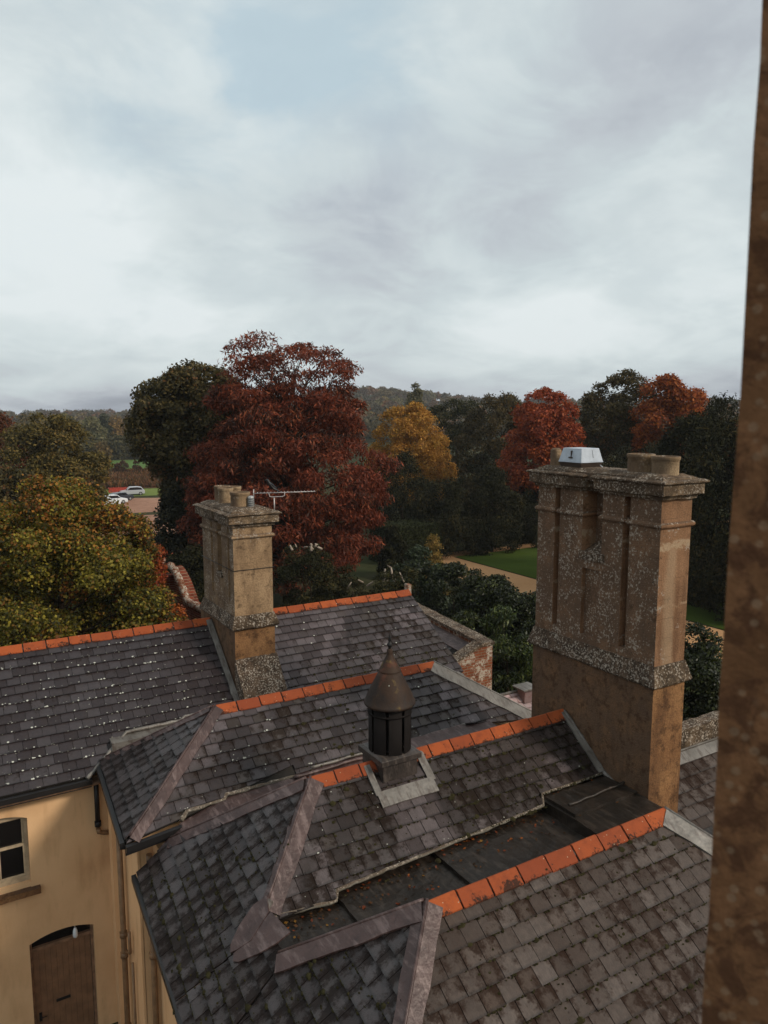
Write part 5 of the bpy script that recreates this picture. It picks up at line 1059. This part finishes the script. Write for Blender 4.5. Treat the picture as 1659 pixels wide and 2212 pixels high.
# far hill woods: one mass --------------------------------------------------
def far_wood():
    r = np.random.default_rng(130); pts = []
    for (a0, a1, d0, d1, n) in [(20, 100, 560, 900, 900), (20, 100, 400, 560, 420), (44, 66, 300, 420, 130), (64, 100, 320, 400, 90), (20, 46, 250, 400, 160)]:
        a = np.radians(r.uniform(a0, a1, n)); d = r.uniform(d0, d1, n); pts.append(np.c_[d*np.cos(a), d*np.sin(a), d])
    T = np.concatenate(pts); n = len(T); tz = ground_z(T[:, 0], T[:, 1]); hs = r.uniform(5, 11, n); ws = r.uniform(4, 8.5, n); PAL = np.array([(.050, .050, .032), (.070, .062, .036), (.040, .040, .030), (.085, .055, .034), (.10, .060, .034), (.075, .08, .045), (.12, .11, .055), (.055, .042, .034), (.14, .075, .035)])
    tc_ = PAL[r.choice(len(PAL), n, p=np.array([5, 4, 5, 2, 1.2, 2, .8, 4, .5])/24.5)]
    k = 170; ti_ = np.repeat(np.arange(n), k); m = len(ti_); d = unit(r.normal(size=(m, 3))); d[:, 2] = np.abs(d[:, 2])*1.1-.15; rad = .72+.28*r.random(m); lump = 1+.18*np.sin(d[:, 0]*5+ti_)*np.sin(d[:, 1]*5+ti_*2)
    P = np.c_[T[ti_, 0], T[ti_, 1], tz[ti_]+hs[ti_]*.45]+d*(rad*lump)[:, None]*np.c_[ws[ti_], ws[ti_], hs[ti_]*.55]; Nn = unit(d+r.normal(size=(m, 3))*.5)
    V, F = leafquads(P, Nn, ws[ti_]*.30*(.6+.8*r.random(m)), .8, unit(r.normal(size=(m, 3)))); o = mesh_np('far_woodland', V, F, M['leaf'], np.repeat(tc_[ti_]*np.array([1.5, 1.4, 1.25])*(.75+.5*r.random((m, 1))), 4, 0))
    tag(o, 'autumn woodland covering the far hills along the skyline', 'woodland', kind='stuff')
far_wood()

# ================================================================== vehicles
def car(label, x, y, ang, paint, name='parked_car', L=4.4, W=1.8, H=1.5):
    g = gz(x, y); t = root(name, (x, y, g), label, 'car', 'cars parked on the gravel'); t.rotation_euler = (0, 0, ang)
    def part(mb, nm, mat, parent=t, bev=0):
        me = bpy.data.meshes.new(nm); me.from_pydata([tuple(v) for v in mb.v], [], mb.f); me.update(); me.polygons.foreach_set('use_smooth', mb.sm); o = link(nm, me, mat, parent)
        if bev: md = o.modifiers.new('b', 'BEVEL'); md.width = bev; md.segments = 3; md.limit_method = 'ANGLE'; md.angle_limit = R(25)
        return o
    h = L/2; side = [(-h, .45), (-h+.05, .85), (-h+.35, .98), (-.95*h+.75, 1.0), (-h*.30, H-.03), (h*.35, H), (h*.78, H-.10), (h-.08, .98), (h, .62), (h-.03, .32), (-h+.08, .28)]
    b = MB(); low = [(a, z) for a, z in [(-h, .42), (-h+.04, .80), (-h+.4, .93), (-h+1.15, 1.0), (h-.5, 1.03), (h-.06, .98), (h, .62), (h-.04, .30), (-h+.06, .26)]]; b.prism([(a, -W/2, z) for a, z in low], (0, W, 0)); part(b, 'body', paint, bev=.07)
    b = MB(); c0 = [(-h+1.10, 1.0), (-h+1.75, H-.02), (h-1.3, H), (h-.55, H-.12), (h-.18, 1.0)]; b.prism([(a, -W/2+.12, z) for a, z in c0], (0, W-.24, 0)); part(b, 'roof', paint, bev=.09)
    for s in (-1, 1):
        b = MB(); wv = [(-h+1.30, 1.05), (-h+1.82, H-.10), (h-1.3, H-.08), (h-.68, H-.16), (h-.42, 1.06)]; b.prism([(a, s*(W/2-.115), z) for a, z in wv], (0, s*.012, 0)); part(b, 'side_window', M['car_glass'])
    b = MB(); b.prism([(-h+1.14, -W/2+.22, 1.03), (-h+1.14, W/2-.22, 1.03), (-h+1.70, W/2-.28, H-.07), (-h+1.70, -W/2+.28, H-.07)], (-.03, 0, .03)); part(b, 'windscreen', M['car_glass'])
    b = MB(); b.prism([(h-.20, -W/2+.22, 1.06), (h-.20, W/2-.22, 1.06), (h-.53, W/2-.28, H-.17), (h-.53, -W/2+.28, H-.17)], (.03, 0, .03)); part(b, 'rear_window', M['car_glass'])
    for sx in (-h+.85, h-.80):
        for s in (-1, 1):
            b = MB(); b.tube([(sx, s*(W/2-.22), .33), (sx, s*(W/2+.012), .33)], .33, 20); wl = part(b, 'wheel', M['rubber']); b = MB(); b.tube([(sx, s*(W/2+.0), .33), (sx, s*(W/2+.02), .33)], .19, 14); part(b, 'rim', M['zinc'], wl)
    for s in (-1, 1):
        b = MB(); b.box((-h-.01, s*.62-.16, .66), (-h+.08, s*.62+.16, .78)); part(b, 'headlight', M['zinc']); b = MB(); b.box((h-.06, s*.68-.12, .70), (h+.01, s*.68+.12, .86)); part(b, 'tail_light', M['red_paint'])
    b = MB(); b.box((-h-.015, -.5, .42), (-h+.03, .5, .60)); part(b, 'grille', M['black'])
    return t
vr = AZ-math.atan((240-829.5)/1664)             # bearing of the car park
px_, py_ = tpx(236, 136); car('white parked car seen from the side, nearest on the gravel', px_, py_, vr+R(115), M['car_white'], H=1.6)
px_, py_ = tpx(252, 140.5); car('dark-fronted parked car just behind the white car', px_, py_, vr+R(128), M['car_dark'])
px_, py_ = tpx(278, 149.5); car('silver parked car under the oak at the right', px_, py_, vr+R(-85), M['car_silver'], H=1.6)
px_, py_ = tpx(219, 133); car('second white parked car, half hidden by the yellow maple', px_, py_, vr+R(110), M['car_white'])
tx, ty = tpx(256, 151); tr_ = root('red_trailer', (tx, ty, gz(tx, ty)), 'red slatted trailer standing behind the parked cars', 'trailer'); tr_.rotation_euler = (0, 0, vr+R(92))
def loc_part(mb, nm, mat, parent):
    me = bpy.data.meshes.new(nm); me.from_pydata([tuple(v) for v in mb.v], [], mb.f); me.update(); return link(nm, me, mat, parent)
b = MB(); b.box((-2.4, -1, .55), (2.4, 1, .68)); loc_part(b, 'bed', M['red_paint'], tr_)
b = MB()
for s in (-1, 1):
    for k in range(4): b.box((-2.4, s*1.0-.03, .72+k*.15), (2.4, s*1.0+.03, .83+k*.15))
    for k in range(6): b.box((-2.42+k*.94, s*1.04-.04, .5), (-2.32+k*.94, s*1.04+.04, 1.32))
for s in (-1, 1): b.box((s*2.4-.03, -1, .7), (s*2.4+.03, 1, 1.30))
loc_part(b, 'side_boards', M['red_paint'], tr_)
for a in (-.6, .6):
    for s in (-1, 1): b = MB(); b.tube([(a, s*.85, .36), (a, s*1.06, .36)], .36, 18); loc_part(b, 'wheel', M['rubber'], tr_)

# ================================================================== air
hz_ = MB(); hz_.box((-1450, -1450, GZ-6), (1450, 1450, 60)); hm = bpy.data.materials.new('haze'); hm.use_nodes = True; hm.node_tree.nodes.clear()
ho = hm.node_tree.nodes.new('ShaderNodeOutputMaterial'); hv = hm.node_tree.nodes.new('ShaderNodeVolumePrincipled'); hv.inputs['Density'].default_value = .00020; hv.inputs['Color'].default_value = (.86, .90, .95, 1)
hm.node_tree.links.new(hv.outputs[0], ho.inputs['Volume']); tag(hz_.build('haze', hm, None), 'thin grey air veiling the far hills', 'haze', kind='stuff')
